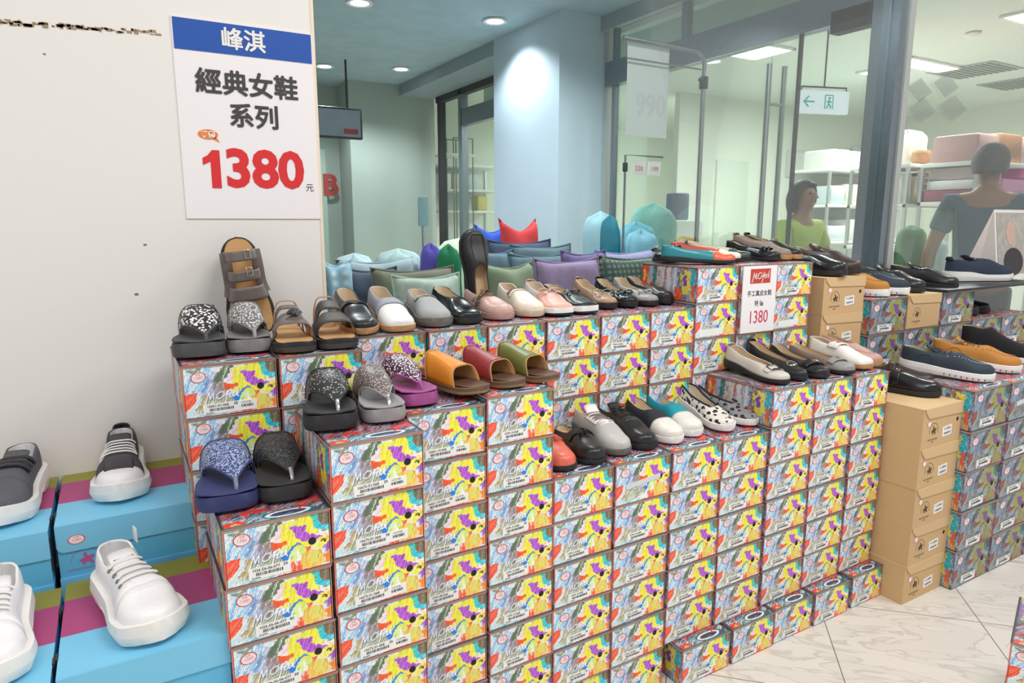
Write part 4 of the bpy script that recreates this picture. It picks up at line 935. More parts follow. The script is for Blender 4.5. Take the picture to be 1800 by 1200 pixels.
# ---- strapped sandals ---------------------------------------------------------------------------
def sandal(label, T, rot, bands, m, L=.245, W=.046, foot=None, sole_m=RUB, heel=.026, fore=.020):
    S = Shoe(L=L, W=W, shape='sq', heel=heel, fore=fore, spring=.004); t = empty('sandal', label, 'sandal', T, rot, 'strapped sandals')
    S.sole(t, sole_m, m2=mat('sandal_welt', (70, 62, 56), .6), split=.6, margin=.003)
    f_ = mat('cork_footbed', (206, 162, 108), .7, noise=.06, scale=60); S.insole(t, f_, 1.0, 'footbed', .0035)
    hq = pch([0, .2, .4, .6, .85, 1], [.070, .072, .064, .052, .040, .03])
    for (u0, u1, bow_, nm, mm) in bands:
        P = []
        for i in range(6):
            row = []
            for j in range(21):
                th = PI * j / 20; u = u0 + (u1 - u0) * i / 5 + bow_ * math.sin(th) ; c = math.cos(th)
                row.append((-(S.w(min(.97, max(.03, u))) + .001) * math.copysign(abs(c) ** .5, c), L * (1 - u), S.zb(u) + hq(u) * math.sin(th) ** .85))
            P.append(row)
        o = MB().grid(P).obj(nm, [mm or m, f_], t, angle=70); solid(o, .0028, -1, 1)
    return S, t, hq
PWT = LEA('pewter', (112, 102, 98), .38); BRB = LEA('brown_black_nubuck', (62, 54, 52), .5)
S, t, hq = sandal('pewter strapped sandal standing upright against the white wall', (.300, 1.812, 1.016), (math.radians(84), math.radians(-7), math.radians(-4)),
                  [(.12, .22, .03, 'rear_strap', None), (.30, .40, .05, 'middle_strap', None), (.46, .60, .05, 'front_strap', None)], PWT, W=.053)
S2 = S; b = MB()
for u, xx in ((.19, .012), (.36, .010)):
    M = T3((xx, S.L * (1 - u), S.zb(u) + hq(u) + .002)); b.tube([(-.006, -.010, 0), (.006, -.010, 0), (.006, .010, 0), (-.006, .010, 0)], .0015, 6, closed=True, M=M)
b.obj('buckles', CHR, t)
t2 = MB()
for sx in (-1, 1): t2.tube([(sx * (S.w(u) - .003), S.L * (1 - u), S.zb(u) + .020 + .006 * math.sin(9 * u)) for u in np.linspace(.14, .58, 12)], .013, 8, flat=.25)
t2.obj('side_straps', PWT, t)
S, t, hq = sandal('pewter sandal with knotted flower on its crossed front strap', (.333, 1.500, 1.0145), (0, 0, math.radians(-7)),
                  [(.08, .13, .05, 'heel_strap', mat('tan_strap', (190, 150, 118), .5)), (.30, .37, .04, 'middle_strap', None), (.52, .62, .06, 'front_strap', None), (.64, .76, .04, 'toe_strap', None)], PWT, W=.044)
fb = MB(); M = T3((.008, S.L * (1 - .60), S.zb(.6) + hq(.6) + .002))
for k in range(7):
    a = 2 * PI * k / 7; fb.tube([(0, 0, .004), (.010 * math.cos(a), .010 * math.sin(a), .010), (.018 * math.cos(a), .018 * math.sin(a), .004)], [.004, .007, .002], 8, M=M, flat=.5)
fb.obj('flower', LEA('dark_ribbon', (58, 56, 58)), t)
kb_ = MB()
def vault(x, u): return (x, S.L * (1 - u), S.zb(u) + hq(u) * max(.05, 1 - (x / (S.w(u) + .001)) ** 2) ** .42 + .003)
for sg in (-1, 1):
    for k in range(5):
        u1 = .50 + .065 * k; kb_.tube([vault(.008 + (sg * .041 - .008) * q, .60 + (u1 - .60) * q) for q in np.linspace(0, 1, 8)], .0030, 6)
kb_.obj('knotted_cords', PWT, t)
S, t, hq = sandal('black two-strap sandal with tan footbed, right of the flower sandal', (.429, 1.498, 1.0145), (.02, 0, math.radians(-7)),
                  [(.05, .10, .05, 'heel_band', mat('tan_strap', (190, 150, 118), .5)), (.26, .44, .05, 'rear_strap', None), (.54, .80, .04, 'front_strap', None)], BRB, W=.044)
S.bow(t, BRB, .62, .01, name='strap_knot')
# ---- middle tier ----------------------------------------------------------------------------------
z = .6915
BK = LEA('black', (32, 33, 36)); COR = LEA('coral', (230, 112, 92), .32)
def tassel(S, t, m, u=.60):
    S.band(t, m, u - .06, u + .02, 25, 155, 'saddle', .0018); M = S.frame(u - .02, 90, .004); mb = MB()
    for sg in (-1, 1):
        mb.rbox((sg * .004, 0, .002), (.007, .006, .004), .0012, M=M)
        for k in range(5): a = (k - 2) * .22 + sg * .35; mb.tube([(sg * .005, -.002, .002), (sg * .005 + .012 * math.sin(a), -.014, .003), (sg * .005 + .022 * math.sin(a), -.026, 0)], [.0012, .0018, .0016], 5, M=M)
    mb.obj('tassels', m, t)
S = Shoe(shape='w', W=.042, uo=.50, td=.12, heel=.014, fore=.010, collar=.030, dip=.026, throat=.060, toe=.04)
t = flat_shoe('coral mule with small tassels, half behind the tall stack', (.924, 1.303, z), -10, .03, S, COR, RUB, 'mule'); tassel(S, t, COR)
S = Shoe(shape='w', W=.043, uo=.50, td=.12, heel=.014, fore=.010, collar=.034, dip=.028, throat=.062, toe=.042)
t = flat_shoe('black mule with tassels, right of the coral mule', (1.018, 1.303, z), -11, .034, S, LEA('black_soft', (34, 34, 36), .3), RUB, 'mule'); tassel(S, t, BK)
def laceup(label, T, head, hh, m, sole_m, lace_m, L=.25, W=.044, us=(.36, .42, .48, .54), nm='lace_up_shoe', tong=None, sole_k={}, bow=True, lr=.0022, pitch=None, **k):
    k = dict(dict(uo=.60, heel=.022, fore=.014, collar=.072, dip=.055, throat=.068, toe=.042, lace=True, shape='w', phc=58), **k)
    S = Shoe(L=L, W=W, **k); t = place(nm, label, 'shoe', T, head, hh, S.zt(0) * .92, L, G_, pitch)
    S.upper(t, m, None); S.sole(t, sole_m, **sole_k); S.insole(t, INSB); S.tongue(t, tong or m); S.laces(t, lace_m, us, r=lr, bow=bow); return S, t
LG = LEA('stone_grey', (190, 188, 184), .45)
S, t = laceup('light grey lace-up with brown laces, right of the black tassel mule', (1.118, 1.322, z), -7, .078, LG, RUBG, mat('lace_taupe', (120, 104, 96), .7), bow=False, lr=.0030, tong=RUBW)
S.band(t, RUBW, .34, .60, 50, 74, 'left_eyelet_panel', .0012, .0012); S.band(t, RUBW, .34, .60, 106, 130, 'right_eyelet_panel', .0012, .0012)
S, t = laceup('black leather lace-up with black laces, right of the grey lace-up', (1.212, 1.322, z), -5, .068, LEA('black_soft', (34, 34, 36)), RUB, mat('lace_black', (28, 28, 30), .7))
def capslip(label, T, head, m, hh=.078):
    S = Shoe(L=.25, W=.043, uo=.50, td=.14, heel=.020, fore=.016, collar=.064, dip=.044, throat=.062, toe=.042)
    t = place('slip_on_shoe', label, 'shoe', T, head, hh, .060, .25, G_)
    S.upper(t, m, INSB, u1=.70, name='cloth_upper'); S.upper(t, LEA('pearl_white', (232, 228, 220), .3), None, u0=.70, name='toe_cap', off=.0006); S.sole(t, RUBW, margin=.003); S.insole(t, INSB, .6); return S, t
capslip('black slip-on with white toe cap, left of the teal one', (1.308, 1.322, z), -8, mat('black_canvas', (46, 48, 58), .85, bump=.2, scale=400))
capslip('teal slip-on with white toe cap, right of the black one', (1.402, 1.340, z), -8, mat('teal_canvas', (26, 152, 170), .8, bump=.2, scale=400))
def leopard(label, T, head, base, hh):
    S = Shoe(L=.25, W=.042, uo=.66, td=.34, heel=.018, fore=.014, collar=.064, dip=.040, throat=.046, toe=.034)
    t = flat_shoe(label, T, head, hh, S, dots_mat('leopard_%d' % base[0], base, (30, 28, 28), 62, .40, .6), RUBW, 'flat_shoe', INSB, None, dict(margin=.003, zup=.006))
    mb = MB()
    for sg in (1, -1):
        mb.tube([S.sec(u, (S.phi(u) if sg > 0 else PI - S.phi(u)), .0006) for u in [u for u in S.us if u <= .665]], .0032, 7)
    mb.obj('topline_binding', mat('binding_black', (26, 26, 28), .6), t)
leopard('white flat with black leopard spots', (1.520, 1.328, z), -12, (226, 220, 212), .092)
leopard('grey flat with black leopard spots', (1.632, 1.330, z), -3, (142, 142, 146), .082)
# ---- middle tier, higher part -----------------------------------------------------------------
z = .8095
S, t = ballet('pale ivory flat with rectangular black buckle', (1.737, 1.306, z + .002), -4, .085, LEA('ivory_grey', (206, 200, 190), .35), RUB, 'buckle', CHR, L=.255, heel=.024, fore=.012, collar=.074, dip=.046, uo=.72)
S.band(t, LEA('ivory_grey', (206, 200, 190)), .74, .82, 40, 140, 'buckle_band', .002, .002); S.buckle(t, BK, .78, .020, .011, name='black_frame', r=.0022); S.band(t, LEA('ivory_grey', (206, 200, 190)), 0, .05, 55, 125, 'heel_tab', .001, .0025)
S, t = ballet('black flat with oval metal ring, right of the ivory flat', (1.826, 1.308, z + .002), -5, .092, LEA('black_soft', (34, 34, 36)), RUB, 'ring', CHR, L=.25, heel=.02, fore=.012, collar=.072, dip=.044, shape='pt'); S.band(t, BK, 0, .05, 55, 125, 'heel_tab', .001, .0025)
def beads(S, t, m, u=.76):
    S.band(t, m, u - .05, u + .04, 35, 145, 'folded_bow', .003, .004); M = S.frame(u, 90, .008); mb = MB()
    for i in range(7):
        for j in range(2): mb.rbox(((i - 3) * .0052, (j - .5) * .007, -.0006 * (i - 3) ** 2), (.0036, .0048, .003), .001, M=M)
    mb.obj('jewels', GOLD, t)
S, t = ballet('black flat with jewelled folded bow, left of the grey jewelled flat', (1.922, 1.302, z), -9, .076, LEA('black_soft', (34, 34, 36)), RUB, L=.25, collar=.066); beads(S, t, LEA('black_gloss', (26, 27, 31)))
TPE = LEA('taupe', (134, 118, 108), .42)
S = Shoe(L=.25, W=.041, uo=.70, td=.34, heel=.018, fore=.010, collar=.062, dip=.038, throat=.042, toe=.034)
t = place('flat_shoe', 'taupe flat with grey toe and jewelled bow', 'shoe', (2.045, 1.292, z), -2, .066, .058, .25, G_)
S.upper(t, TPE, None, u1=.70, name='upper'); S.upper(t, LEA('toe_grey', (150, 146, 144), .35), None, u0=.70, name='toe_cap'); S.sole(t, RUB); S.insole(t, INS); beads(S, t, LEA('toe_grey', (150, 146, 144)))
S = Shoe(L=.25, W=.041, shape='sq', uo=.54, td=.16, heel=.020, fore=.013, collar=.070, dip=.05, throat=.060, toe=.036)
t = flat_shoe('white loafer with red stitched emblem on its flap', (2.170, 1.318, z), -6, .078, S, LEA('white', (238, 236, 232)), RUBT)
S.band(t, LEA('white', (238, 236, 232)), .40, .56, 42, 138, 'tongue_flap', .004, .003)
M = S.frame(.48, 90, .0085); MB().tube([(.006 * math.cos(a), .006 * math.sin(a), 0) for a in np.linspace(.8, 5.5, 14)], .0011, 6, M=M).obj('stitched_emblem', mat('emblem_red', (190, 60, 56), .6), t)
S = Shoe(L=.25, W=.040, shape='sq', uo=.56, td=.16, heel=.022, fore=.016, collar=.068, dip=.05, throat=.056, toe=.036)
MV = LEA('mauve', (190, 152, 140), .5)
t = flat_shoe('mauve pink loafer with gathered toe seam, right of the white loafer', (2.250, 1.335, z), -4, .085, S, MV, RUBT)
mb = MB()
for k in range(17):
    u = .62 + .30 * math.sin(PI * k / 16 * .5 + (0 if k < 9 else 0)) if False else .64 + .28 * (1 - abs(k - 8) / 8); th = 42 + 96 * k / 16
    mb.rbox((0, 0, 0), (.003, .008, .003), .001, M=S.frame(u, th, .001))
mb.obj('toe_stitches', MV, t)
# ---- top tier ------------------------------------------------------------------------------------
z = 1.1615
S, t = ballet('black flat with black and white striped bow, left end of top row', (1.625, 1.762, z), -64, .075, LEA('black_gloss', (26, 27, 31)), RUB, heel=.02, fore=.012, collar=.066)
S.bow(t, dots_mat('stripe_black_white', (24, 24, 26), (240, 238, 236), 150, .28), .74, 2.1, wd=.016)
TEA = LEA('teal', (44, 138, 150), .28); RD = LEA('orange_red', (222, 104, 72), .28)
def twotone(label, T, head, ma, mb_, hh, lin_m=None, uc=.70, **k):
    k = dict(dict(uo=.76, td=.40, heel=.016, fore=.010, collar=.058, dip=.036, throat=.040, toe=.032), **k); S = Shoe(L=.245, W=.041, **k)
    t = place('flat_shoe', label, 'shoe', T, head, hh, .054, .245, G_); S.upper(t, ma, lin_m, u1=uc, name='upper'); S.upper(t, mb_, lin_m, u0=uc, name='toe_cap'); S.sole(t, RUB); S.insole(t, INSB); return S, t
twotone('teal flat with orange toe, lying across the top row front', (1.795, 1.585, z), 54, TEA, RD, .062, LEA('deep_teal', (40, 84, 94)), uc=.68)
twotone('orange red flat with cream toe, behind the teal flat', (1.885, 1.640, z), 36, LEA('brick', (196, 84, 66), .3), LEA('cream', (236, 226, 208)), .068, LEA('dark_red', (140, 44, 40)))
twotone('beige flat with dark green toe, behind the orange red flat', (1.966, 1.666, z), 29, LEA('beige', (206, 188, 166), .4), LEA('bottle_green', (62, 74, 66), .35), .070)
S, t = ballet('black flat with beige inside and small bow, in the middle of the top row', (2.052, 1.612, z), 6, .068, LEA('black_gloss', (26, 27, 31)), RUB, 'bow', ins=1, L=.225, W=.037)
mb = MB()
for sg in (1, -1): mb.tube([S.sec(u, (S.phi(u) if sg > 0 else PI - S.phi(u)), .0006) for u in [u for u in S.us if u <= .705]], .002, 6)
mb.obj('topline_binding', BK, t)
S = Shoe(L=.25, W=.036, shape='sq', uo=.52, td=.18, heel=.020, fore=.015, collar=.074, dip=.05, throat=.06, toe=.038)
t = flat_shoe('grey brown loafer with tan sole, in the top row above the small price sign', (2.128, 1.632, z), 4, .09, S, LEA('mushroom', (146, 126, 114), .5), RUBT); S.buckle(t, GOLD, .56, .012, .007, True); S.band(t, LEA('mushroom', (146, 126, 114)), 0, .05, 55, 125, 'heel_tab', .001, .003)
S = Shoe(L=.25, W=.036, shape='sq', uo=.52, td=.18, heel=.020, fore=.015, collar=.074, dip=.05, throat=.06, toe=.038)
t = flat_shoe('black loafer with tan sole, right of the grey brown loafer', (2.205, 1.645, z), 4, .09, S, LEA('black_soft', (34, 34, 36)), RUBT); S.buckle(t, GOLD, .56, .012, .007, True); S.band(t, BK, 0, .05, 55, 125, 'heel_tab', .001, .003)
# ---- men's shoes -----------------------------------------------------------------------------------
def mens(label, T, head, hh, m, sole_m, lace_m, nm='lace_up_shoe', L=.285, sole_k={}, pitch=None, **k):
    k = dict(dict(shape='m', uo=.58, heel=.028, fore=.018, collar=.082, dip=.062, throat=.080, toe=.050), **k)
    return laceup(label, T, head, hh, m, sole_m, lace_m, L, .050, (.34, .40, .46, .52), nm, None, sole_k, True, .0016, pitch, **k)
DBR = LEA('dark_brown', (58, 42, 36), .4); LK = mat('lace_black', (28, 28, 30), .7)
mens('dark brown lace-up shoe on the kraft stack', (2.450, 1.560, 1.1015), 3, .10, DBR, RUB, mat('lace_brown', (70, 52, 42), .7))
S = Shoe(L=.285, W=.050, shape='m', uo=.50, td=.16, heel=.026, fore=.018, collar=.076, dip=.056, throat=.074, toe=.05)
t = flat_shoe('black leather loafer whose toe hangs over the kraft stack', (2.325, 1.535, 1.1015), -2, .08, S, LEA('black_gloss', (26, 27, 31)), RUB)
def boat(label, T, head, hh, m, sole_m, lace_m, stitch, L=.285, nm='boat_shoe', pitch=None, uo=.60):
    S, t = mens(label, T, head, hh, m, sole_m, lace_m, nm, L, dict(margin=.005, bulge=.003, split=.5), pitch, heel=.034, fore=.026, collar=.092, dip=.07, throat=.086, toe=.058, uo=uo)
    st = MB()
    for k in range(40):
        q = k / 39; u = .50 + .42 * math.sin(PI * q) ** .7; th = 50 + 80 * q
        if k % 1 == 0: st.rbox((0, 0, 0), (.0022, .0034, .0014), .0004, M=S.frame(u, th, .0015), seg=1)
    st.obj('apron_stitches', stitch, t)
    sd = MB()
    for sx in (-1, 1):
        sd.tube([S.sec(u, math.radians(90 - sx * 90 + sx * a), .0012) for u, a in ((.16, 8), (.20, 24), (.24, 36), (.29, 40), (.33, 32), (.35, 14), (.38, 6))], .0013, 6)
    sd.obj('side_piping', m, t)
    gr = MB()
    for k in range(8):
        u = .50 + .06 * k
        for sx in (-1, 1): gr.rbox((sx * (S.w(u) + .0075), S.L * (1 - u), .009), (.002, .0028, .007), .0005, seg=1)
    gr.obj('tread_notches', mat('notch_grey', (70, 64, 66), .6), t); return S, t
NV = mat('navy_nubuck', (44, 56, 68), .75, noise=.08, bump=.1, scale=200); CML = mat('camel_nubuck', (184, 124, 54), .75, noise=.07, bump=.1, scale=200)
STW_ = mat('stitch_white', (220, 220, 216), .6); STB = mat('stitch_brown', (120, 78, 36), .6)
boat('navy boat shoe with white sole, large, on the wide boxes at right', (2.680, 1.165, .7365), 24, .105, NV, RUBW, LK, STW_, L=.295)
boat('camel tan boat shoe with white sole, at the right edge', (2.925, 1.185, .7365), 22, .105, CML, RUBW, mat('lace_brown', (70, 52, 42)), STB, L=.295)
boat('small navy boat shoe with white sole, right of the upper kraft box', (2.790, 1.560, 1.0055), 6, .10, NV, RUBW, LK, STW_)
boat('tan boat shoe mostly hidden by the upper kraft box', (2.655, 1.562, 1.0055), 2, .09, CML, RUBW, LK, STB)
mens('black lace-up shoe, right of the small navy boat shoe', (2.940, 1.575, 1.0055), 8, .098, LEA('black_soft', (34, 34, 36)), RUB, LK)
S, t = mens('black shoe with yellow lining, left of the navy sneaker', (3.215, 1.580, 1.0055), 14, .10, LEA('black_soft', (34, 34, 36)), RUB, LK, uo=.54)
S.insole(t, mat('mustard_lining', (196, 146, 60), .7), .40, 'heel_pad', .012)
S, t = mens('navy knit sneaker with white sole on the black board', (3.690, 1.590, 1.0185), 40, .10, mat('navy_knit', (46, 58, 76), .85, bump=.4, scale=420), RUBW, LK, 'sneaker', .30, dict(margin=.006, bulge=.004), 0, heel=.040, fore=.026, collar=.10, dip=.078, throat=.094, toe=.06)
t.location = (3.80, 1.640, 1.0185); t.rotation_euler = (0, 0, math.radians(66)); t.scale = (1.12, 1.12, 1.12)
S.band(t, mat('pull_tab', (30, 38, 52), .7), 0, .035, 50, 130, 'heel_tab', .001, .003)
for T_, lab, m in (((2.560, 1.300, .6975), 'dark brown loafer in shade on the kraft box, the rear one', DBR), ((2.455, 1.222, .6975), 'black loafer on the kraft box, the front one', LEA('black_gloss', (26, 27, 31)))):
    S = Shoe(L=.275, W=.048, shape='m', uo=.46, td=.14, heel=.024, fore=.018, collar=.070, dip=.054, throat=.074, toe=.05)
    t = flat_shoe(lab, T_, 18, .07, S, m, RUB, pitch=0); S.band(t, m, .46, .54, 12, 168, 'penny_strap', .002, .002); S.buckle(t, CHR, .50, .012, .006)
for T_, lab, h in (((3.47, 1.605, .8695), 'dark brown lace-up in the shade under the black board', 4), ((3.60, 1.615, .8695), 'black shoe in the shade at right under the black board', 8)):
    mens(lab, T_, h, .08, DBR if h == 4 else LEA('black_soft', (34, 34, 36)), RUB, LK, toe=.046, throat=.07, collar=.07, pitch=0)
# sock shoe
S = Shoe(L=.29, W=.048, shape='m', uo=.36, td=.12, heel=.030, fore=.022, collar=.135, dip=.125, throat=.130, toe=.056, phc=72)
S.zt = pch([0, .10, .25, .34, .44, .60, .80, .93, 1], [.135, .138, .130, .132, .112, .086, .066, .056, .036])
t = flat_shoe('high black knit sock shoe behind the camel boat shoe', (3.20, 1.215, .7365), 20, .13, S, mat('black_knit', (26, 26, 28), .9, bump=.4, scale=420), RUBW, 'sock_shoe', pitch=0)
# ---- sneakers on the blue boxes ----------------------------------------------------------------
def sneaker(label, T, head, m, toe_m, lace_m, L=.262, W=.050, heel=.048, fore=.032, us=(.35, .42, .49, .56, .63), pitch=0, tong=None, cap=.73, lr=.0034, th=62, eye=None, lin_m=None, uo=.69):
    S = Shoe(L=L, W=W, shape='w', uo=uo, lace=True, phc=56, heel=heel, fore=fore, collar=.108, dip=.076, throat=.090, toe=.058, spring=.010)
    t = empty('sneaker', label, 'sneaker', T, (pitch, 0, math.radians(head)), 'sneakers on the blue boxes')
    lm_ = lin_m or mat('lining_white', (226, 226, 226), .8)
    S.upper(t, m, lm_, u1=cap, name='upper', t=.004); S.upper(t, toe_m, lm_, u0=cap, name='toe_cap', off=.0008)
    S.sole(t, RUBW, margin=.007, bulge=.006, split=.55, zup=.006, arch=.010); S.insole(t, lm_, .7); S.tongue(t, tong or m, rise=.016)
    # second foam ridge round the heel
    r_ = MB()
    for sx in (-1, 1): r_.tube([(sx * (S.w(u) + .007), S.L * (1 - u), S.zb(u) * .62 + .006 * math.sin(10 * u)) for u in np.linspace(.05, .92, 24)], [.0065 * math.sin(PI * (k + .6) / 24.2) ** .5 for k in range(24)], 8)
    r_.obj('sole_ridge', RUBW, t); S.laces(t, lace_m, us, th, lr, .45, False, off=.0045)
    if eye: S.eyelets(t, eye, us, th - 6, .0034)
    return S, t
WS = LEA('white_soft', (240, 238, 238), .45)
S, t = sneaker('all white chunky lace-up sneaker on the lower blue box', (.018, 1.215, .5865), 16, WS, WS, mat('lace_white', (232, 230, 228), .7), eye=mat('eyelet_grey', (120, 118, 120), .35, .6), lr=.0042, us=(.36, .45, .54, .63))
MB().rbox((.040, S.L * .90, .108), (.002, .020, .030), .0008).obj('hang_tag', WHITE, t)
S.band(t, LEA('black_gloss', (26, 27, 31)), .325, .333, 82, 98, 'tongue_print', .0075, .0004)
S, t = sneaker('black and white lace-up sneaker on the upper blue box', (-.030, 1.617, .7005), -3, mat('charcoal_canvas', (76, 74, 78), .8, bump=.2, scale=300), WS, mat('lace_white', (232, 230, 228), .7), W=.048, th=52, uo=.775, cap=.80, us=(.36, .44, .52, .60, .68), lr=.004)
S.band(t, mat('tab_dark', (60, 56, 60), .7), 0, .03, 55, 125, 'heel_tab', .001, .003)
S, t = sneaker('dark buckled sneaker with white chunky sole at the left edge', (-.245, 1.595, .7005), -8, mat('dark_grey_knit', (92, 92, 98), .8, bump=.3, scale=300), mat('dark_grey_knit', (92, 92, 98)), mat('strap_black', (36, 36, 42), .4), lr=.0075, us=(.34, .43, .52), th=40)
S, t = sneaker('white chunky sneaker cut off at the lower left corner', (-.225, 1.205, .5865), 0, WS, WS, mat('lace_white', (232, 230, 228), .7))
# ================================================================== goods behind the glass
def cloth(n, c, **k): return mat('cloth_' + n, c, .85, noise=k.pop('noise', .18), bump=.25, scale=k.pop('scale', 26), **k)
def plaid(n, a, b, sc):
    if n in MC: return MC[n]
    m = bpy.data.materials.new(n); m.use_nodes = True; nt = m.node_tree; bs = nt.nodes['Principled BSDF']; bs.inputs['Roughness'].default_value = .85
    tc = nt.nodes.new('ShaderNodeTexCoord'); w1 = nt.nodes.new('ShaderNodeTexWave'); w2 = nt.nodes.new('ShaderNodeTexWave'); w2.bands_direction = 'Z'
    for w_ in (w1, w2): w_.inputs['Scale'].default_value = sc; w_.inputs['Distortion'].default_value = .4; nt.links.new(tc.outputs['Object'], w_.inputs[0])
    ad = nt.nodes.new('ShaderNodeMath'); ad.operation = 'MULTIPLY'; nt.links.new(w1.outputs[1], ad.inputs[0]); nt.links.new(w2.outputs[1], ad.inputs[1])
    mx = nt.nodes.new('ShaderNodeMix'); mx.data_type = 'RGBA'; mx.inputs[6].default_value = lin(a) + (1,); mx.inputs[7].default_value = lin(b) + (1,)
    nt.links.new(ad.outputs[0], mx.inputs[0]); nt.links.new(mx.outputs[2], bs.inputs[0]); MC[n] = m; return m
TZ = .86
WHT = mat('white_laminate', (228, 230, 226), .5, noise=.02)
t = empty('display_table', 'white cushion table behind the near glass, carrying the cushions', 'table', (1.42, 2.74, 0))
MB().rbox((0, 0, TZ - .02), (1.76, 1.56, .04), .006).obj('tabletop', WHT, t)
for sx in (-.8, .8):
    for sy in (-.7, .7): MB().rbox((sx, sy, (TZ - .04) / 2), (.05, .05, TZ - .04), .005).obj('leg', STEELW, t)
def pillow_mesh(w, h, d, seed, sag=.12, n=18):
    r = random.Random(seed); ph = r.uniform(0, 6); V = []; mb = MB()
    for side in (-1, 1):
        P = []
        for i in range(n + 1):
            row = []
            for j in range(n + 1):
                a, b = 2 * i / n - 1, 2 * j / n - 1
                cx = 1 - .10 * (1 - b * b) * .0 - sag * (1 - abs(a)) ** 0 * 0
                x = a * w / 2 * (1 - sag * .5 * (1 - b * b) * abs(a) ** 3); z = b * h / 2 * (1 - sag * (1 - a * a) * abs(b) ** 3) + h / 2
                y = side * d / 2 * max(0, (1 - a ** 4) * (1 - b ** 4)) ** .5 * (1 + .10 * math.sin(3 * a + ph) * math.sin(2.5 * b + ph))
                y += .012 * math.sin(4 * a + 2 * b + ph) * (1 - abs(b) * .3)
                row.append((x, y, z))
            P.append(row)
        mb.grid(P)
    return mb
def cushion(px0, px1, pyt, Y, m, label, d=.11, tilt=.16, lean=0, seed=1, name='cushion', group='cushions behind the glass', sag=.14, zb=TZ, hmin=None):
    a, b = onY(px0, pyt, Y), onY(px1, pyt, Y); c = (a + b) / 2; w = b.x - a.x; h = c.z - zb
    if hmin: h = max(h, hmin)
    t = empty(name, label, name.replace('_', ' '), (c.x, Y, zb + .004), (-tilt, lean, random.Random(seed).uniform(-.12, .12)), group)
    pillow_mesh(w * 1.04, h * 1.06, d, seed, sag).obj('cover', m, t, doubles=.0005, angle=80)
    pip = MB(); n = 40; pts = []
    for k in range(n):
        q = k / n * 4; s_ = int(q); f = (q - s_) * 2 - 1
        A, B_ = [(f, -1), (1, f), (-f, 1), (-1, -f)][s_]
        x = A * w * 1.04 / 2 * (1 - sag * .5 * (1 - B_ * B_) * abs(A) ** 3); zz = B_ * h * 1.06 / 2 * (1 - sag * (1 - A * A) * abs(B_) ** 3) + h * 1.06 / 2
        pts.append((x, .0, zz))
    pip.tube(pts, .005, 6, closed=True).obj('piping', m, t); return t
cushion(572, 620, 468, 2.28, plaid('blue_stripe', (150, 190, 212), (220, 232, 238), 9), 'pale blue striped cushion beside the white wall edge', seed=1)
cushion(597, 735, 462, 2.66, cloth('fog_blue', (150, 166, 172)), 'fog grey cushion with dark back, left of the row behind the glass', seed=2)
cushion(612, 700, 478, 2.45, cloth('night_blue', (70, 82, 100)), 'dark blue grey cushion in front of the fog grey one', seed=3)
cushion(662, 800, 478, 2.27, cloth('moss_grey', (118, 116, 98)), 'olive grey cushion behind the pale floral cushion', seed=4)
cushion(698, 815, 491, 2.08, cloth('pale_floral', (186, 198, 188), noise=.3, scale=45), 'pale green floral cushion left of the upright loafer', seed=5)
cushion(860, 946, 472, 2.06, cloth('sage', (140, 150, 124)), 'sage green cushion right of the upright loafer', seed=6)
cushion(953, 1060, 462, 2.08, cloth('lilac_floral', (158, 134, 170), noise=.28, scale=40), 'lilac floral cushion behind the tan bow flat', seed=7)
cushion(1068, 1178, 456, 2.13, plaid('green_plaid', (74, 92, 88), (146, 156, 138), 14), 'dark green plaid cushion beside the crayon boxes', seed=8)
cushion(868, 975, 428, 2.95, cloth('navy', (52, 66, 92)), 'navy cushion under the red bag', seed=9)
cushion(908, 1012, 436, 2.78, cloth('slate_teal', (84, 106, 116)), 'slate teal cushion in front of the navy one', seed=10)
cushion(905, 1008, 452, 2.44, cloth('teal_floral', (86, 112, 124), noise=.35, scale=36), 'teal patterned cushion behind the lilac floral cushion', seed=11)
cushion(842, 912, 446, 2.60, cloth('denim', (90, 112, 128), noise=.3), 'denim blue cushion between sage and navy cushions', seed=12)
cushion(1000, 1072, 448, 2.30, cloth('plum', (112, 94, 142)), 'plum cushion behind the lilac floral cushion', seed=13)
cushion(1060, 1152, 446, 2.58, cloth('pale_lilac', (156, 150, 186), noise=.25, scale=30), 'pale lilac cushion behind the green plaid cushion', seed=14)
BAG = 'bags and bedding behind the glass'
def bag(px0, px1, pyt, Y, m, label, zb=TZ, d=.085, seed=1, name='stuffed_bag', peaks=True, bh=None, group=BAG):
    """soft filled bag with tied corners"""
    a, b = onY(px0, pyt, Y), onY(px1, pyt, Y); c = (a + b) / 2; w = b.x - a.x; h = c.z - zb
    if bh: zb = c.z - bh; h = bh
    r = random.Random(seed); P = []; n = 22; K = 14
    for i in range(K + 1):
        q = i / K; row = []
        for j in range(n):
            an = 2 * PI * j / n; rr = (1 - (abs(2 * q - 1) ** 4.5)) ** .5 if 0 < q < 1 else .02
            rr *= 1 + .07 * math.sin(3 * an + seed) + .05 * math.sin(5 * an + 7 * q + seed)
            x = math.cos(an) * w / 2 * rr; y = math.sin(an) * d * rr; z = q * h
            if peaks and q > .6: z += h * .16 * abs(math.cos(an)) ** 5 * (q - .6) / .4
            z += .012 * math.sin(4 * an + 9 * q + seed)
            row.append((x, y, z))
        P.append(row)
    o = MB().grid(P, cu=True).obj(name, m, angle=80); o.location = (c.x, Y, zb); tag(o, label, 'bag', group); return o
cushion(846, 902, 402, 3.24, cloth('royal_blue', (38, 82, 196), noise=.1), 'royal blue bag left of the red bag', seed=22, name='stuffed_bag', group=BAG, sag=.22)
cushion(890, 956, 392, 3.12, cloth('scarlet', (206, 54, 56), noise=.08), 'bright red bag with two peaked corners', seed=23, name='stuffed_bag', group=BAG, sag=.32)
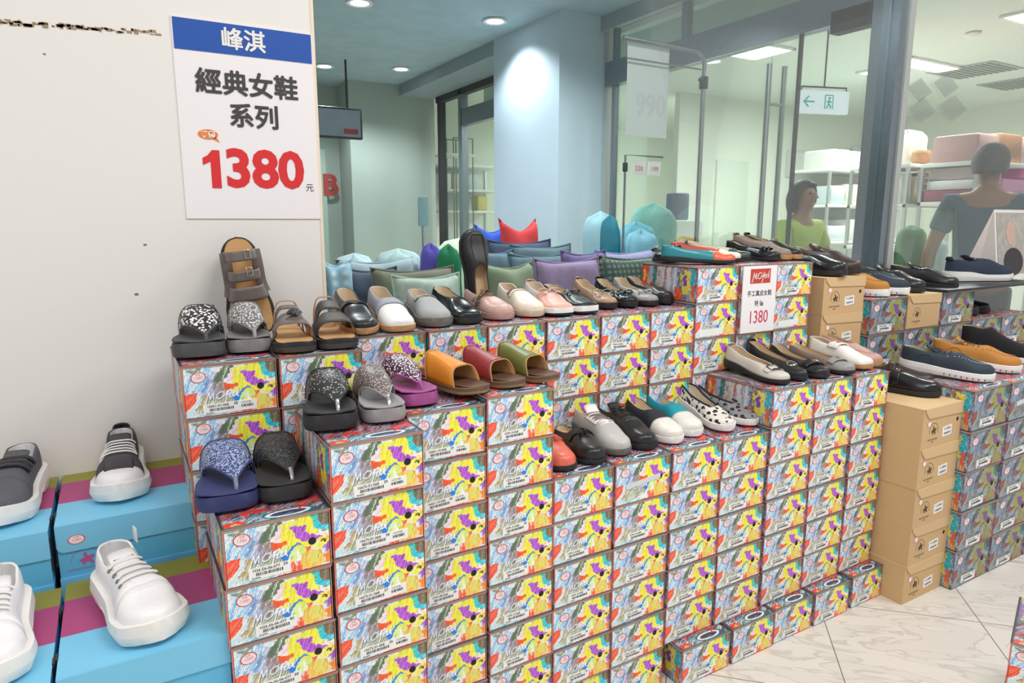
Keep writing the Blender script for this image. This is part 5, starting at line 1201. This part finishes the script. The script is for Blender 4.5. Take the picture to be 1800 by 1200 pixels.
bag(741, 772, 430, 3.05, cloth('violet', (80, 66, 160), noise=.1), 'violet round bag left of the green one', seed=4, peaks=False)
bag(770, 806, 432, 2.88, cloth('emerald', (22, 112, 74), noise=.1), 'emerald green round bag right of the violet one', seed=5, peaks=False)
bag(770, 878, 418, 3.40, plaid('lime_stripe', (196, 212, 180), (226, 236, 220), 8), 'pale green striped bedding under the blue bag', seed=6, peaks=False)
for px0, px1, py, Y, c, lab, sd in ((1030, 1082, 374, 3.02, (150, 190, 200), 'pale ice blue bedding bag against the pillar', 7), (1064, 1082, 380, 2.90, (16, 116, 136), 'narrow deep teal bag beside the shop front post', 8),
        (1085, 1150, 392, 3.12, (92, 160, 176), 'teal blue bedding bag left of the mint bag', 9), (1100, 1152, 405, 2.80, (120, 176, 194), 'sky blue bedding bag in front of the teal one', 10), (1110, 1188, 358, 3.27, (118, 172, 160), 'tall mint green bag behind the sign stand', 11),
        (585, 660, 448, 3.10, (176, 196, 200), 'pale grey blue bedding pile near the lobby door', 12), (660, 740, 440, 3.2, (164, 186, 186), 'pale grey green bedding pile left of the violet bag', 13)):
    bag(px0, px1, py, Y, cloth('bed%d' % sd, c, noise=.14), lab, seed=sd, peaks=False)
def bagd(px, py, wpx, depth, hgt, m, label, seed, zb=None, d=.10, peaks=True):
    p = onD(px, py, depth); w = wpx / F * depth
    a = MB(); o = bag(0, 1, 0, 1, m, label, seed=seed, peaks=peaks); me = o.data
    s0 = max(abs(v.co.x) for v in me.vertices); h0 = max(v.co.z for v in me.vertices); d0 = max(abs(v.co.y) for v in me.vertices)
    for v in me.vertices: v.co.x *= w / 2 / s0; v.co.z *= hgt / h0; v.co.y *= d / d0
    o.location = (p.x, p.y, p.z - hgt if zb is None else zb); o.rotation_euler = (0, 0, -math.atan2(p.x, p.y)); return o
t = empty('side_table', 'white side table under the teal and mint bags', 'table', (2.68, 3.02, 0))
MB().rbox((0, 0, TZ - .02), (.72, .62, .04), .006).obj('tabletop', WHT, t)
for sx in (-.32, .32):
    for sy in (-.27, .27): MB().rbox((sx, sy, (TZ - .04) / 2), (.05, .05, TZ - .04), .005).obj('leg', STEELW, t)
# low stand inside the shop front that carries the bright bags
p = onD(1215, 430, 5.0)
t = tag(MB().rbox((p.x, p.y, .50), (.9, .8, 1.0), .01).obj('low_counter', WHT), 'low white counter under the yellow and pink bags', 'counter')
bagd(1203, 372, 56, 5.0, .20, cloth('yellow', (240, 200, 70), noise=.06), 'yellow bag just inside the glass door', 21, zb=1.0)
bagd(1196, 384, 44, 4.8, .16, cloth('rose', (240, 120, 140), noise=.06), 'rose pink bag in front of the yellow bag', 22, zb=1.0)
bagd(1245, 402, 44, 4.9, .10, plaid('pink_check', (214, 170, 186), (240, 226, 226), 22), 'pink checked cushion bag right of the yellow bag', 23, zb=1.0)
# ---- sign stand with its sheet -----------------------------------------------------------------
pb = onY(1224, 420, 2.35); t = empty('sign_stand', 'tall chrome sign stand with bent arm in the lobby', 'stand', (pb.x, 2.35, 0))
zt = onY(1226, 140, 2.35).z; za = onY(1215, 88, 2.35).z; al = pb.x - onY(1096, 65, 2.35).x
CHM = mat('stand_chrome', (166, 172, 174), .25, .9)
MB().tube([(0, 0, .03), (0, 0, zt)], .011, 12).obj('pole', CHM, t)
MB().tube([(0, 0, zt - .02), (0, 0, za - .05), (-.012, 0, za - .02), (-.045, 0, za), (-al, 0, za + .004)], .0095, 12).obj('arm', CHM, t)
MB().rbox((0, 0, zt - .01), (.030, .030, .055), .004).tube([(-.03, 0, zt), (-.012, 0, zt)], .006, 8).obj('clamp', mat('clamp_black', (40, 44, 44), .5), t)
MB().tube([(-al + .02, 0, za), (-al + .02, 0, za - .075), (-.02, 0, za - .075)], .004, 8).obj('lower_bar', CHM, t)
MB().lathe([(.17, 0), (.17, .012), (.02, .03), (.012, .06)], 24).obj('base', CHM, t)
pl, pr, ptop, pbt = onY(1107, 80, 2.36), onY(1180, 90, 2.36), onY(1140, 78, 2.36).z, onY(1140, 240, 2.36).z
t = empty('hanging_sheet', 'large white translucent sheet hanging behind the chrome arm', 'poster', ((pl.x + pr.x) / 2, 2.372, (ptop + pbt) / 2), group=None)
MB().box((0, 0, 0), (pr.x - pl.x, .002, ptop - pbt)).obj('sheet', mat('sheet_white', (214, 222, 222), .6, noise=.02), t, smooth=False)
x = MB(); text_into(x, '990', .13, T3((.02, -.0016, -.06)), bold=.004, sx=.9); x.obj('ghost_figures', mat('ghost_grey', (206, 212, 214), .6), t, smooth=False)
pb = onY(1096, 400, 2.75); t = empty('small_sign_rack', 'thin rack with two small price tags, left of the chrome stand', 'stand', (pb.x, 2.75, 0))
zt = onY(1097, 272, 2.75).z; e = onY(1165, 272, 2.75).x - pb.x
MB().tube([(0, 0, .0), (0, 0, zt), (e, 0, zt)], .006, 8).obj('frame', CHM, t); MB().rbox((0, 0, zt - .06), (.02, .02, .045), .003).obj('clamp', mat('clamp_black', (40, 44, 44)), t)
for k, xx in enumerate((e * .33, e * .75)):
    x = MB().box((xx, -.008, zt - .06), (.085, .003, .07)); text_into(x, '199' if k else '220', .035, T3((xx, -.011, zt - .065)), 1); x.obj('price_tag', [WHITE, mat('tag_red', (206, 90, 90), .5)], t, smooth=False)
# ---- store furniture ------------------------------------------------------------------------------
def shelf(label, px0, px1, Y, pys, depth=.45, name='store_shelf', back=False, dx=0):
    a, b = onY(px0, 300, Y), onY(px1, 300, Y); w = b.x - a.x; t = empty(name, label, 'shelf', (a.x + dx, Y, 0)); zs = [onY((px0 + px1) / 2, p, Y).z for p in pys]
    for z_ in zs: MB().rbox((w / 2, depth / 2, z_), (w, depth, .03), .003).obj('shelf_board', WHT, t)
    for xx in (.012, w - .012):
        for yy in (.015, depth - .015): MB().box((xx, yy, (zs[0] - .016) / 2), (.024, .024, zs[0] - .016)).obj('post', STEELW, t, smooth=False)
    if back: MB().box((w / 2, depth, zs[0] / 2), (w, .01, zs[0])).obj('back_panel', WHT, t, smooth=False)
    return a.x + dx, w, zs
def pack(name, label, x, y, z_, d, m, cat='package', group='goods on the store shelves'):
    o = MB().rbox((0, 0, d[2] / 2), d, min(d) * .12).obj(name, m); o.location = (x, y, z_ + .0155); return tag(o, label, cat, group)
rr = random.Random(11)
x0, w, zs = shelf('long white shelf with pale boxed goods left of the steel post', 1440, 1572, 4.4, (300, 362, 425), back=True, dx=.18)
cols = [(226, 228, 224), (206, 216, 222), (236, 232, 222), (190, 204, 212), (222, 226, 206), (232, 226, 200), (214, 222, 230)]
for li, (z_, h) in enumerate(zip(zs, (.20, .20, .20))):
    xx = x0 + .06; k = 0
    while xx < x0 + w - .28:
        wd = rr.uniform(.22, .38); c = cols[(k + li * 3) % 7]
        pack('boxed_bedding', f'pale boxed bedding, {ORD[k]}'.replace(' from top', '').replace('topmost', 'first') + f' from the left on the {("top", "middle", "lower")[li]} board', xx + wd / 2, 4.4 + .2, z_, (wd - .02, .36, h * rr.uniform(.75, 1.1)), mat('pack_%d_%d_%d' % c, c, .5, noise=.08, scale=12)); xx += wd + .01; k += 1
x0, w, zs = shelf('tall store shelf with red price tags right of the steel post', 1588, 1672, 3.1, (292, 362, 436), .5, dx=.08)
for i, (fx, c, h, lab) in enumerate(((.16, (222, 226, 214), .24, 'pale box with pink flowers on the price tag shelf'), (.42, (216, 218, 180), .22, 'pale green box on the price tag shelf'), (.70, (40, 66, 96), .26, 'dark blue box under the 899 tag'), (.88, (240, 176, 40), .14, 'yellow box beside the dark blue box'))):
    pack('boxed_goods', lab, x0 + w * fx, 3.1 + .22, zs[1], (w * .2, .3, h), mat('goods_%d' % i, c, .5, noise=.1, scale=20))
for px, py, sz, s_, lab in ((1623, 318, .17, '299', 'pale price tag with faint red digits on the tall shelf'), (1656, 316, .17, '899', 'white price tag reading 899 on the tall shelf')):
    p = onY(px, py, 3.07); t = empty('price_tag', lab, 'sign', p)
    MB().box((0, 0, 0), (sz, .004, sz * .95)).obj('tag_card', WHITE, t, smooth=False); x = MB()
    if s_ == '899': text_into(x, s_, .085, T3((0, -.003, -.035)), bold=.002)
    else:
        for k in range(3): text_into(x, '299 299', .042, T3((0, -.003, .045 - .045 * k)), bold=.001, sx=.85)
    x.obj('tag_figures', mat('tag_red2', (176, 76, 76), .5), t, smooth=False)
# clear bag of bread coloured goods on top of that shelf
bagd(1645, 238, 66, 6.0, .30, mat('clear_wrap', (232, 226, 218), .25, noise=.08, scale=12), 'crinkled white wrapped bag on top of the price tag shelf', 31, zb=zs[0] + .016).location = (x0 + w * .55, 3.36, zs[0] + .018)
bagd(1632, 270, 30, 5.8, .12, mat('bread_brown', (170, 124, 78), .6, noise=.3, scale=40), 'brown bundle in front of the white wrapped bag', 32, zb=zs[0] + .016, peaks=False, d=.07).location = (x0 + w * .42, 3.18, zs[0] + .018)
p0 = onD(1610, 460, 4.9)
t = tag(MB().rbox((p0.x - .02, p0.y, .46), (.92, .42, .92), .01).obj('floor_bench', WHT), 'low white bench under the green and white sacks', 'bench')
bagd(1603, 390, 50, 4.9, .36, cloth('leaf_green', (92, 128, 96), noise=.12), 'leaf green bedding sack under the price tag shelf', 33, zb=.92, peaks=False)
bagd(1648, 412, 38, 4.7, .27, cloth('ice_white', (196, 214, 220), noise=.1), 'ice white sack right of the green sack', 34, zb=.92, peaks=False)
bagd(1560, 404, 20, 5.02, .31, cloth('bone_white', (220, 218, 212), noise=.1), 'small bone white bundle left of the green sack', 35, zb=.92)
x0, w, zs = shelf('white shelf of pink bedding at the right photo edge', 1676, 1800, 2.62, (286, 357), .42, dx=.34)
z1 = zs[1]
for i, (fx, wd, h, zz, c, lab) in enumerate(((.20, .42, .08, 0, (140, 76, 96), 'dark rose folded bedding at lower left of the pink shelf'), (.62, .36, .07, 0, (120, 112, 140), 'grey violet folded bedding at the bottom of the pink shelf'), (.22, .40, .07, .085, (226, 226, 226), 'white folded bedding on the dark rose one'), (.68, .40, .10, .075, (228, 160, 196), 'light pink bagged bedding in the shelf middle'),
        (.82, .18, .07, .18, (216, 80, 160), 'bright pink bagged bedding at the right edge'), (.24, .38, .09, .16, (206, 190, 190), 'pale mauve folded bedding on the white one'))):
    pack('folded_bedding', lab, x0 + .015 + w * .96 * fx, 2.62 + .21, z1 + zz, (w * wd, .33, h), cloth('fold%d' % i, c, noise=.12), 'bedding', 'folded bedding on the pink shelf')
for i, (fx, wd, h, zz, c, lab) in enumerate(((.20, .30, .20, 0, (196, 160, 156), 'dusty pink quilt bag on top of the pink shelf'), (.54, .33, .22, 0, (176, 128, 92), 'brown quilt bag with bow print on top of the pink shelf'), (.83, .22, .21, 0, (192, 160, 160), 'pale rose quilt bag at the top right edge'))):
    pack('quilt_bag', lab, x0 + w * fx, 2.62 + .21, zs[0] + zz, (w * wd, .33, h), cloth('quilt%d' % i, c, noise=.16), 'bedding', 'quilt bags on the pink shelf')
# framed pictures and cream partition details
for px0, px1, py0, py1, lab in ((1386, 1430, 264, 312, 'pale framed picture above the person in yellow'), (1459, 1494, 262, 300, 'pale framed picture with grey figure above the long shelf'), (1500, 1540, 258, 300, 'wide pale framed picture left of the steel post')):
    a, b = onY(px0, py0, 5.98), onY(px1, py1, 5.98); t = empty('framed_picture', lab, 'picture', ((a.x + b.x) / 2, 5.984, (a.z + b.z) / 2)); ww, hh = (b.x - a.x) * 1.05, (a.z - b.z) * 1.05
    MB().rbox((0, 0, 0), (ww, .03, hh), .006).obj('frame', mat('frame_white', (206, 212, 206), .5), t); MB().box((0, -.017, 0), (ww * .84, .004, hh * .82)).obj('print', mat('print_pale', (226, 230, 226), .4, noise=.14, scale=4), t, smooth=False)
p = onY(1285, 372, 5.97); t = struct(MB().rbox((p.x, 5.985, 1.02), (.55, .03, 2.04), .004).obj('door_3', mat('store_door', (214, 222, 210), .55, noise=.02)))
p = onY(1302, 341, 5.98); t = empty('notice_sheet', 'small yellow notice on the cream wall', 'sign', p); MB().box((0, 0, 0), (.09, .006, .17)).obj('sheet', mat('notice_yellow', (232, 230, 180), .6), t, smooth=False)
x = MB()
for a, b in (((-.012, .04), (-.02, -.02)), ((-.02, -.02), (-.03, -.05)), ((.012, .04), (.02, -.02)), ((.02, -.02), (.03, -.05)), ((-.012, .03), (-.03, .0)), ((.012, .03), (.03, .0))): x.tube([(a[0], -.005, a[1]), (b[0], -.005, b[1])], .004, 5)
x.obj('notice_figure', GRN, t)
p = onD(1192, 332, 5.6); pack('blue_carton', 'grey blue carton standing on a plinth behind the sign stand', p.x, p.y, 1.30, (.14, .14, .22), mat('carton_blue', (92, 110, 136), .6, noise=.1), 'carton', None)
tag(MB().rbox((p.x, p.y, .655), (.3, .3, 1.31), .005).obj('plinth', WHT), 'tall white plinth under the grey blue carton', 'plinth')
# goods seen past the pillar
x0, w, zs = shelf('white shelf with yellow box seen left of the blue lit pillar', 775, 885, 8.0, (292, 335, 372), .5, back=True)
p = onY(856, 352, 8.0); pack('yellow_box', 'yellow carton with dark print left of the pillar', p.x, 8.22, zs[2], (.15, .2, .20), mat('carton_yellow', (214, 196, 96), .5, noise=.12, scale=30), 'carton', None)
for k, (px, c) in enumerate(((790, (224, 226, 220)), (815, (214, 206, 190)), (838, (196, 206, 214)))):
    p = onY(px, 340, 8.0); pack('pale_box', ('first', 'second', 'third')[k] + ' pale box on the shelf left of the pillar', p.x, 8.2, zs[1], (.16, .2, .2), mat('pale_%d' % k, c, .6), 'carton', None)
a = onY(798, 330, 7.6); t = empty('wire_rack', 'tall thin metal rack with white tray, left of the pillar', 'rack', (a.x, 7.6, 0)); zz = onY(800, 242, 7.6).z; zq = onY(800, 274, 7.6).z
f_ = MB()
for xx in (0, .13, .26):
    for yy in (0, .2): f_.tube([(xx, yy, 0), (xx, yy, zz)], .009, 6)
f_.tube([(0, 0, zz), (.26, 0, zz)], .008, 6).tube([(0, .2, zz), (.26, .2, zz)], .008, 6); f_.obj('frame', mat('rack_grey', (120, 124, 120), .4, .6), t)
MB().rbox((.02, .0, zq), (.40, .34, .03), .008).obj('tray', WHITE, t)
p = onD(744, 372, 6.4); t = empty('grey_panel', 'narrow teal grey notice panel at the lobby end', 'sign', (p.x, p.y, 0)); MB().rbox((0, 0, p.z), (.10, .02, .27), .004).obj('panel', mat('panel_teal', (120, 150, 152), .5), t); MB().tube([(0, .015, 0), (0, .015, p.z)], .012, 8).lathe([(.12, 0), (.12, .01), (.02, .02)], 20).obj('foot_post', CHM, t)
# frosted diamonds stuck on the near glass
FRO = bpy.data.materials.new('frosted_film'); FRO.use_nodes = True; _n = FRO.node_tree; _b = _n.nodes['Principled BSDF']
_b.inputs['Base Color'].default_value = lin((150, 158, 154)) + (1,); _b.inputs['Alpha'].default_value = .30; _b.inputs['Roughness'].default_value = .7
for k, (px, py, hw, hh, lab) in enumerate(((1617, 158, 22, 22, 'upper left'), (1664, 150, 22, 22, 'upper right'), (1622, 193, 23, 23, 'lower left'), (1676, 190, 24, 24, 'lower right'))):
    c, a, b = onY(px, py, GY - .001), onY(px + hw, py, GY - .001), onY(px, py - hh, GY - .001); dx, dz = a.x - c.x, b.z - c.z
    o = MB().poly([(-dx, 0), (0, -dz), (dx, 0), (0, dz)], -.0005, .0005).obj('window_decal', FRO, smooth=False); o.location = (c.x, GY - .0012, c.z); tag(o, f'frosted diamond decal on the glass, {lab} of four', 'decal', 'frosted diamonds on the glass')
# folded card with a printed portrait on the black board
a, b = onY(1738, 368, 1.76), onY(1800, 452, 1.76)
t = empty('tent_card', 'white folded tent card with printed portrait behind the navy sneaker', 'card', (a.x + .02, 1.745, 1.0185)); hh = a.z - 1.0185
MB().add([(0, -.05, 0), (.34, -.05, 0), (.34, .0, hh), (0, .0, hh)], [(0, 1, 2, 3)]).obj('front_leaf', WHITE, t, smooth=False).modifiers.new('thickness', 'SOLIDIFY').thickness = .002
MB().add([(0, .0, hh), (.34, .0, hh), (.34, .05, 0), (0, .05, 0)], [(0, 1, 2, 3)]).obj('rear_leaf', WHITE, t, smooth=False).modifiers.new('thickness', 'SOLIDIFY').thickness = .002
MB().add([(-.002, -.05, 0), (0, 0, hh), (-.002, .05, 0), (-.08, .09, 0), (-.07, .05, 0)], [(0, 1, 2), (1, 3, 2)]).obj('side_flap', mat('flap_grey', (214, 206, 200), .6), t, smooth=False).modifiers.new('thickness', 'SOLIDIFY').thickness = .002
def onleaf(x, z): return (x, -.0512 + .05 * z / hh - .001, z)
pp = MB(); pp.add([onleaf(x, z) for x, z in ((.015, .02), (.33, .02), (.33, hh - .015), (.015, hh - .015))], [(0, 1, 2, 3)]); pp.obj('printed_picture', mat('print_grey', (176, 172, 164), .5, noise=.4, scale=30), t, smooth=False)
pp = MB(); pp.add([onleaf(.15 + .045 * math.cos(q), hh * .66 + .06 * math.sin(q)) for q in np.linspace(0, 6.28, 18)[:-1]], [tuple(range(17))]); o = pp.obj('printed_face', mat('print_skin', (206, 172, 156), .5), t, smooth=False); o.location.y = -.001
pp = MB(); pp.add([onleaf(.17 + .10 * math.cos(q), hh * .24 + .07 * math.sin(q)) for q in np.linspace(0, 6.28, 18)[:-1]], [tuple(range(17))]); o = pp.obj('printed_dark_top', mat('print_dark', (50, 44, 48), .5), t, smooth=False); o.location.y = -.001

# ================================================================== people behind the glass
def skin(nodes, edges, name, m, par, sub=2):
    me = bpy.data.meshes.new(name); me.from_pydata([n[0] for n in nodes], edges, []); o = bpy.data.objects.new(name, me); COL.objects.link(o)
    sk = o.modifiers.new('skin', 'SKIN'); sk.use_smooth_shade = True; sv = me.skin_vertices[0].data if me.skin_vertices else None
    if sv is None:
        bpy.context.view_layer.objects.active = o; sv = me.skin_vertices[0].data
    for i, n in enumerate(nodes): sv[i].radius = n[1] if hasattr(n[1], '__len__') else (n[1], n[1]); sv[i].use_root = (i == 0)
    sb = o.modifiers.new('smooth', 'SUBSURF'); sb.levels = sub; sb.render_levels = sub
    bpy.context.view_layer.update(); m2 = bpy.data.meshes.new_from_object(o.evaluated_get(bpy.context.evaluated_depsgraph_get()))
    bpy.data.objects.remove(o); m2.name = name; m2.materials.clear(); m2.materials.append(m); m2.polygons.foreach_set('use_smooth', [True] * len(m2.polygons))
    o = bpy.data.objects.new(name, m2); COL.objects.link(o); o.parent = par; return o
def hand_nodes(nodes, edges, wi, d, side, curl=.4):
    """palm, four fingers and a thumb grown from the wrist node wi along direction d"""
    W = Vector(nodes[wi][0]); d = Vector(d).normalized(); s = Vector(side).normalized(); n = d.cross(s)
    p = W + d * .05; nodes.append((tuple(p), (.030, .014))); pi = len(nodes) - 1; edges.append((wi, pi))
    for k, (o, l) in enumerate(((-.027, .058), (-.009, .072), (.009, .068), (.027, .052))):
        a = W + d * .085 + s * o; nodes.append((tuple(a), .0095)); i0 = len(nodes) - 1; edges.append((pi, i0))
        b = a + (d * math.cos(curl) + n * math.sin(curl)) * l * .55; nodes.append((tuple(b), .0085)); edges.append((i0, i0 + 1))
        c = b + (d * math.cos(curl * 2.2) + n * math.sin(curl * 2.2)) * l * .45; nodes.append((tuple(c), .0075)); edges.append((i0 + 1, i0 + 2))
    a = W + d * .03 - s * .034; nodes.append((tuple(a), .012)); i0 = len(nodes) - 1; edges.append((pi, i0)); b = a + (d * .7 - s * .5) * .05; nodes.append((tuple(b), .0095)); edges.append((i0, i0 + 1))
def person(label, loc, yaw, H_, arms, skin_m, hair_m, shirt_m, trouser_m, long_hair=False):
    k = H_ / 1.7; t = empty('person', label, 'person', loc, (0, 0, yaw)); t.scale = (k, k, k)
    B = [((0, .0, .94), (.15, .11)), ((0, .01, 1.08), (.135, .10)), ((0, .01, 1.26), (.16, .11)), ((0, .015, 1.38), (.12, .085)), ((0, .01, 1.46), (.052, .055)), ((0, -.005, 1.52), (.05, .055)), ((0, -.015, 1.575), (.072, .085)), ((0, -.005, 1.635), (.078, .095)), ((0, .0, 1.685), (.045, .055))]
    E_ = [(i, i + 1) for i in range(8)]; A = []
    for sg, (el, wr, hd, sd, cu) in zip((-1, 1), arms):
        i0 = len(B); sh = (sg * .17, .015, 1.385); B.append((sh, .058)); E_.append((3, i0)); mid = tuple((Vector(sh) + Vector(el)) / 2); B.append((mid, .048)); E_.append((i0, i0 + 1)); B.append((el, .040)); E_.append((i0 + 1, i0 + 2))
        B.append((tuple((Vector(el) * .6 + Vector(wr) * .4)), .038)); E_.append((i0 + 2, i0 + 3)); B.append((wr, (.026, .022))); E_.append((i0 + 3, i0 + 4)); A.append((sh, mid, el)); hand_nodes(B, E_, i0 + 4, hd, sd, cu)
    for sg in (-1, 1):
        i0 = len(B); B += [((sg * .09, 0, .86), (.095, .095)), ((sg * .095, -.005, .5), .062), ((sg * .095, .01, .28), .056), ((sg * .095, .01, .08), .04), ((sg * .10, -.10, .035), (.035, .03))]; E_ += [(0, i0)] + [(i0 + j, i0 + j + 1) for j in range(4)]
    body = skin(B, E_, 'body', skin_m, t)
    # face: nose, ears, lips, eyes
    f = MB(); f.tube([(0, -.098, 1.628), (0, -.122, 1.594), (0, -.104, 1.586)], [.008, .013, .008], 8)
    for sg in (-1, 1): f.lathe([(.0, -.01), (.018, -.006), (.022, 0), (.016, .008), (0, .009)], 10, M=T3((sg * .082, .005, 1.60)) @ Matrix.Rotation(PI / 2, 4, 'Y') @ Matrix.Diagonal((1.3, .8, 1, 1)))
    f.obj('nose_and_ears', skin_m, t)
    e_ = MB()
    for sg in (-1, 1): e_.lathe([(0, -.010), (.008, -.006), (.010, 0), (.008, .006), (0, .010)], 10, M=T3((sg * .032, -.086, 1.624)))
    e_.obj('eyes', mat('eye_dark', (40, 34, 32), .2), t)
    MB().tube([(-.024, -.095, 1.556), (0, -.101, 1.554), (.024, -.095, 1.556)], [.003, .006, .003], 8).obj('lips', mat('lip', (158, 92, 84), .5), t)
    h = MB(); P = []
    for i in range(15):
        v = i / 14; row = []
        for j in range(25):
            a = 2 * PI * j / 24; front = max(0, -math.sin(a)); fr = min(1, front * 1.5) ** .8; top = PI / 2 - v * PI * ((.50 + (.20 if long_hair else .17)) * (1 - fr) + .27 * fr)
            r_ = .094 + .004 * math.sin(7 * a + 3 * v) * v + (.016 * v if long_hair else -.004 * v)
            row.append((r_ * math.cos(top) * math.cos(a), .004 + 1.12 * r_ * math.cos(top) * math.sin(a), 1.622 + .105 * math.sin(top) - (.07 * v * v if long_hair else .02 * v * v) * (1 - front)))
        P.append(row)
    solid(h.grid(P).obj('hair', hair_m, t, angle=80), .008, 0)
    Sn = [(B[i][0], tuple(x + .016 for x in B[i][1])) for i in range(0, 4)]; Se = [(0, 1), (1, 2), (2, 3)]
    for sh, mid, el in A:
        i0 = len(Sn); q = tuple(Vector(mid) * .75 + Vector(el) * .25); Sn += [(sh, .074), (mid, .066), (q, .066)]; Se += [(3, i0), (i0, i0 + 1), (i0 + 1, i0 + 2)]
    Sn[0] = ((0, 0, .92), (.165, .125)); skin(Sn, Se, 'shirt', shirt_m, t)
    Tn = [((0, 0, .95), (.158, .118))]; Te = []
    for sg in (-1, 1): i0 = len(Tn); Tn += [((sg * .092, 0, .84), (.105, .105)), ((sg * .095, 0, .5), .078), ((sg * .095, .01, .10), .066)]; Te += [(0, i0), (i0, i0 + 1), (i0 + 1, i0 + 2)]
    skin(Tn, Te, 'trousers', trouser_m, t)
    return t
SKN = mat('skin_tan', (170, 124, 100), .55, noise=.04); SKN2 = mat('skin_brown', (142, 98, 74), .55, noise=.04)
p = onD(1412, 345, 4.6); hz = p.z
person('person in a yellow green top with dark hair, hands clasped, behind the glass door', (p.x, p.y, 0), math.radians(-2), hz / .945 * 1.0, [((-.27, -.06, 1.12), (-.07, -.25, 1.07), (.7, -.5, -.1), (0, 0, 1), .5), ((.27, -.06, 1.12), (.06, -.26, 1.06), (-.7, -.5, -.05), (0, 0, 1), .5)],
       SKN, mat('hair_dark', (40, 36, 36), .6, noise=.3, scale=90), cloth('lime_top', (190, 206, 96), noise=.12), cloth('grey_slacks', (120, 124, 128)), True)
p = onD(1742, 285, 4.05); hz = p.z
person('person with grey hair in a dark blue T-shirt seen from behind, arm hanging', (p.x, p.y, 0), PI - math.radians(60), hz / .95 * 1.0, [((-.26, .03, 1.10), (-.27, -.02, .86), (0, -.1, -1), (0, 1, 0), .35), ((.26, .03, 1.10), (.27, -.02, .86), (0, -.1, -1), (0, 1, 0), .35)],
       SKN2, mat('hair_grey', (82, 80, 84), .7, noise=.35, scale=90), cloth('petrol_shirt', (52, 82, 98), noise=.06), cloth('dark_slacks', (52, 56, 64)))
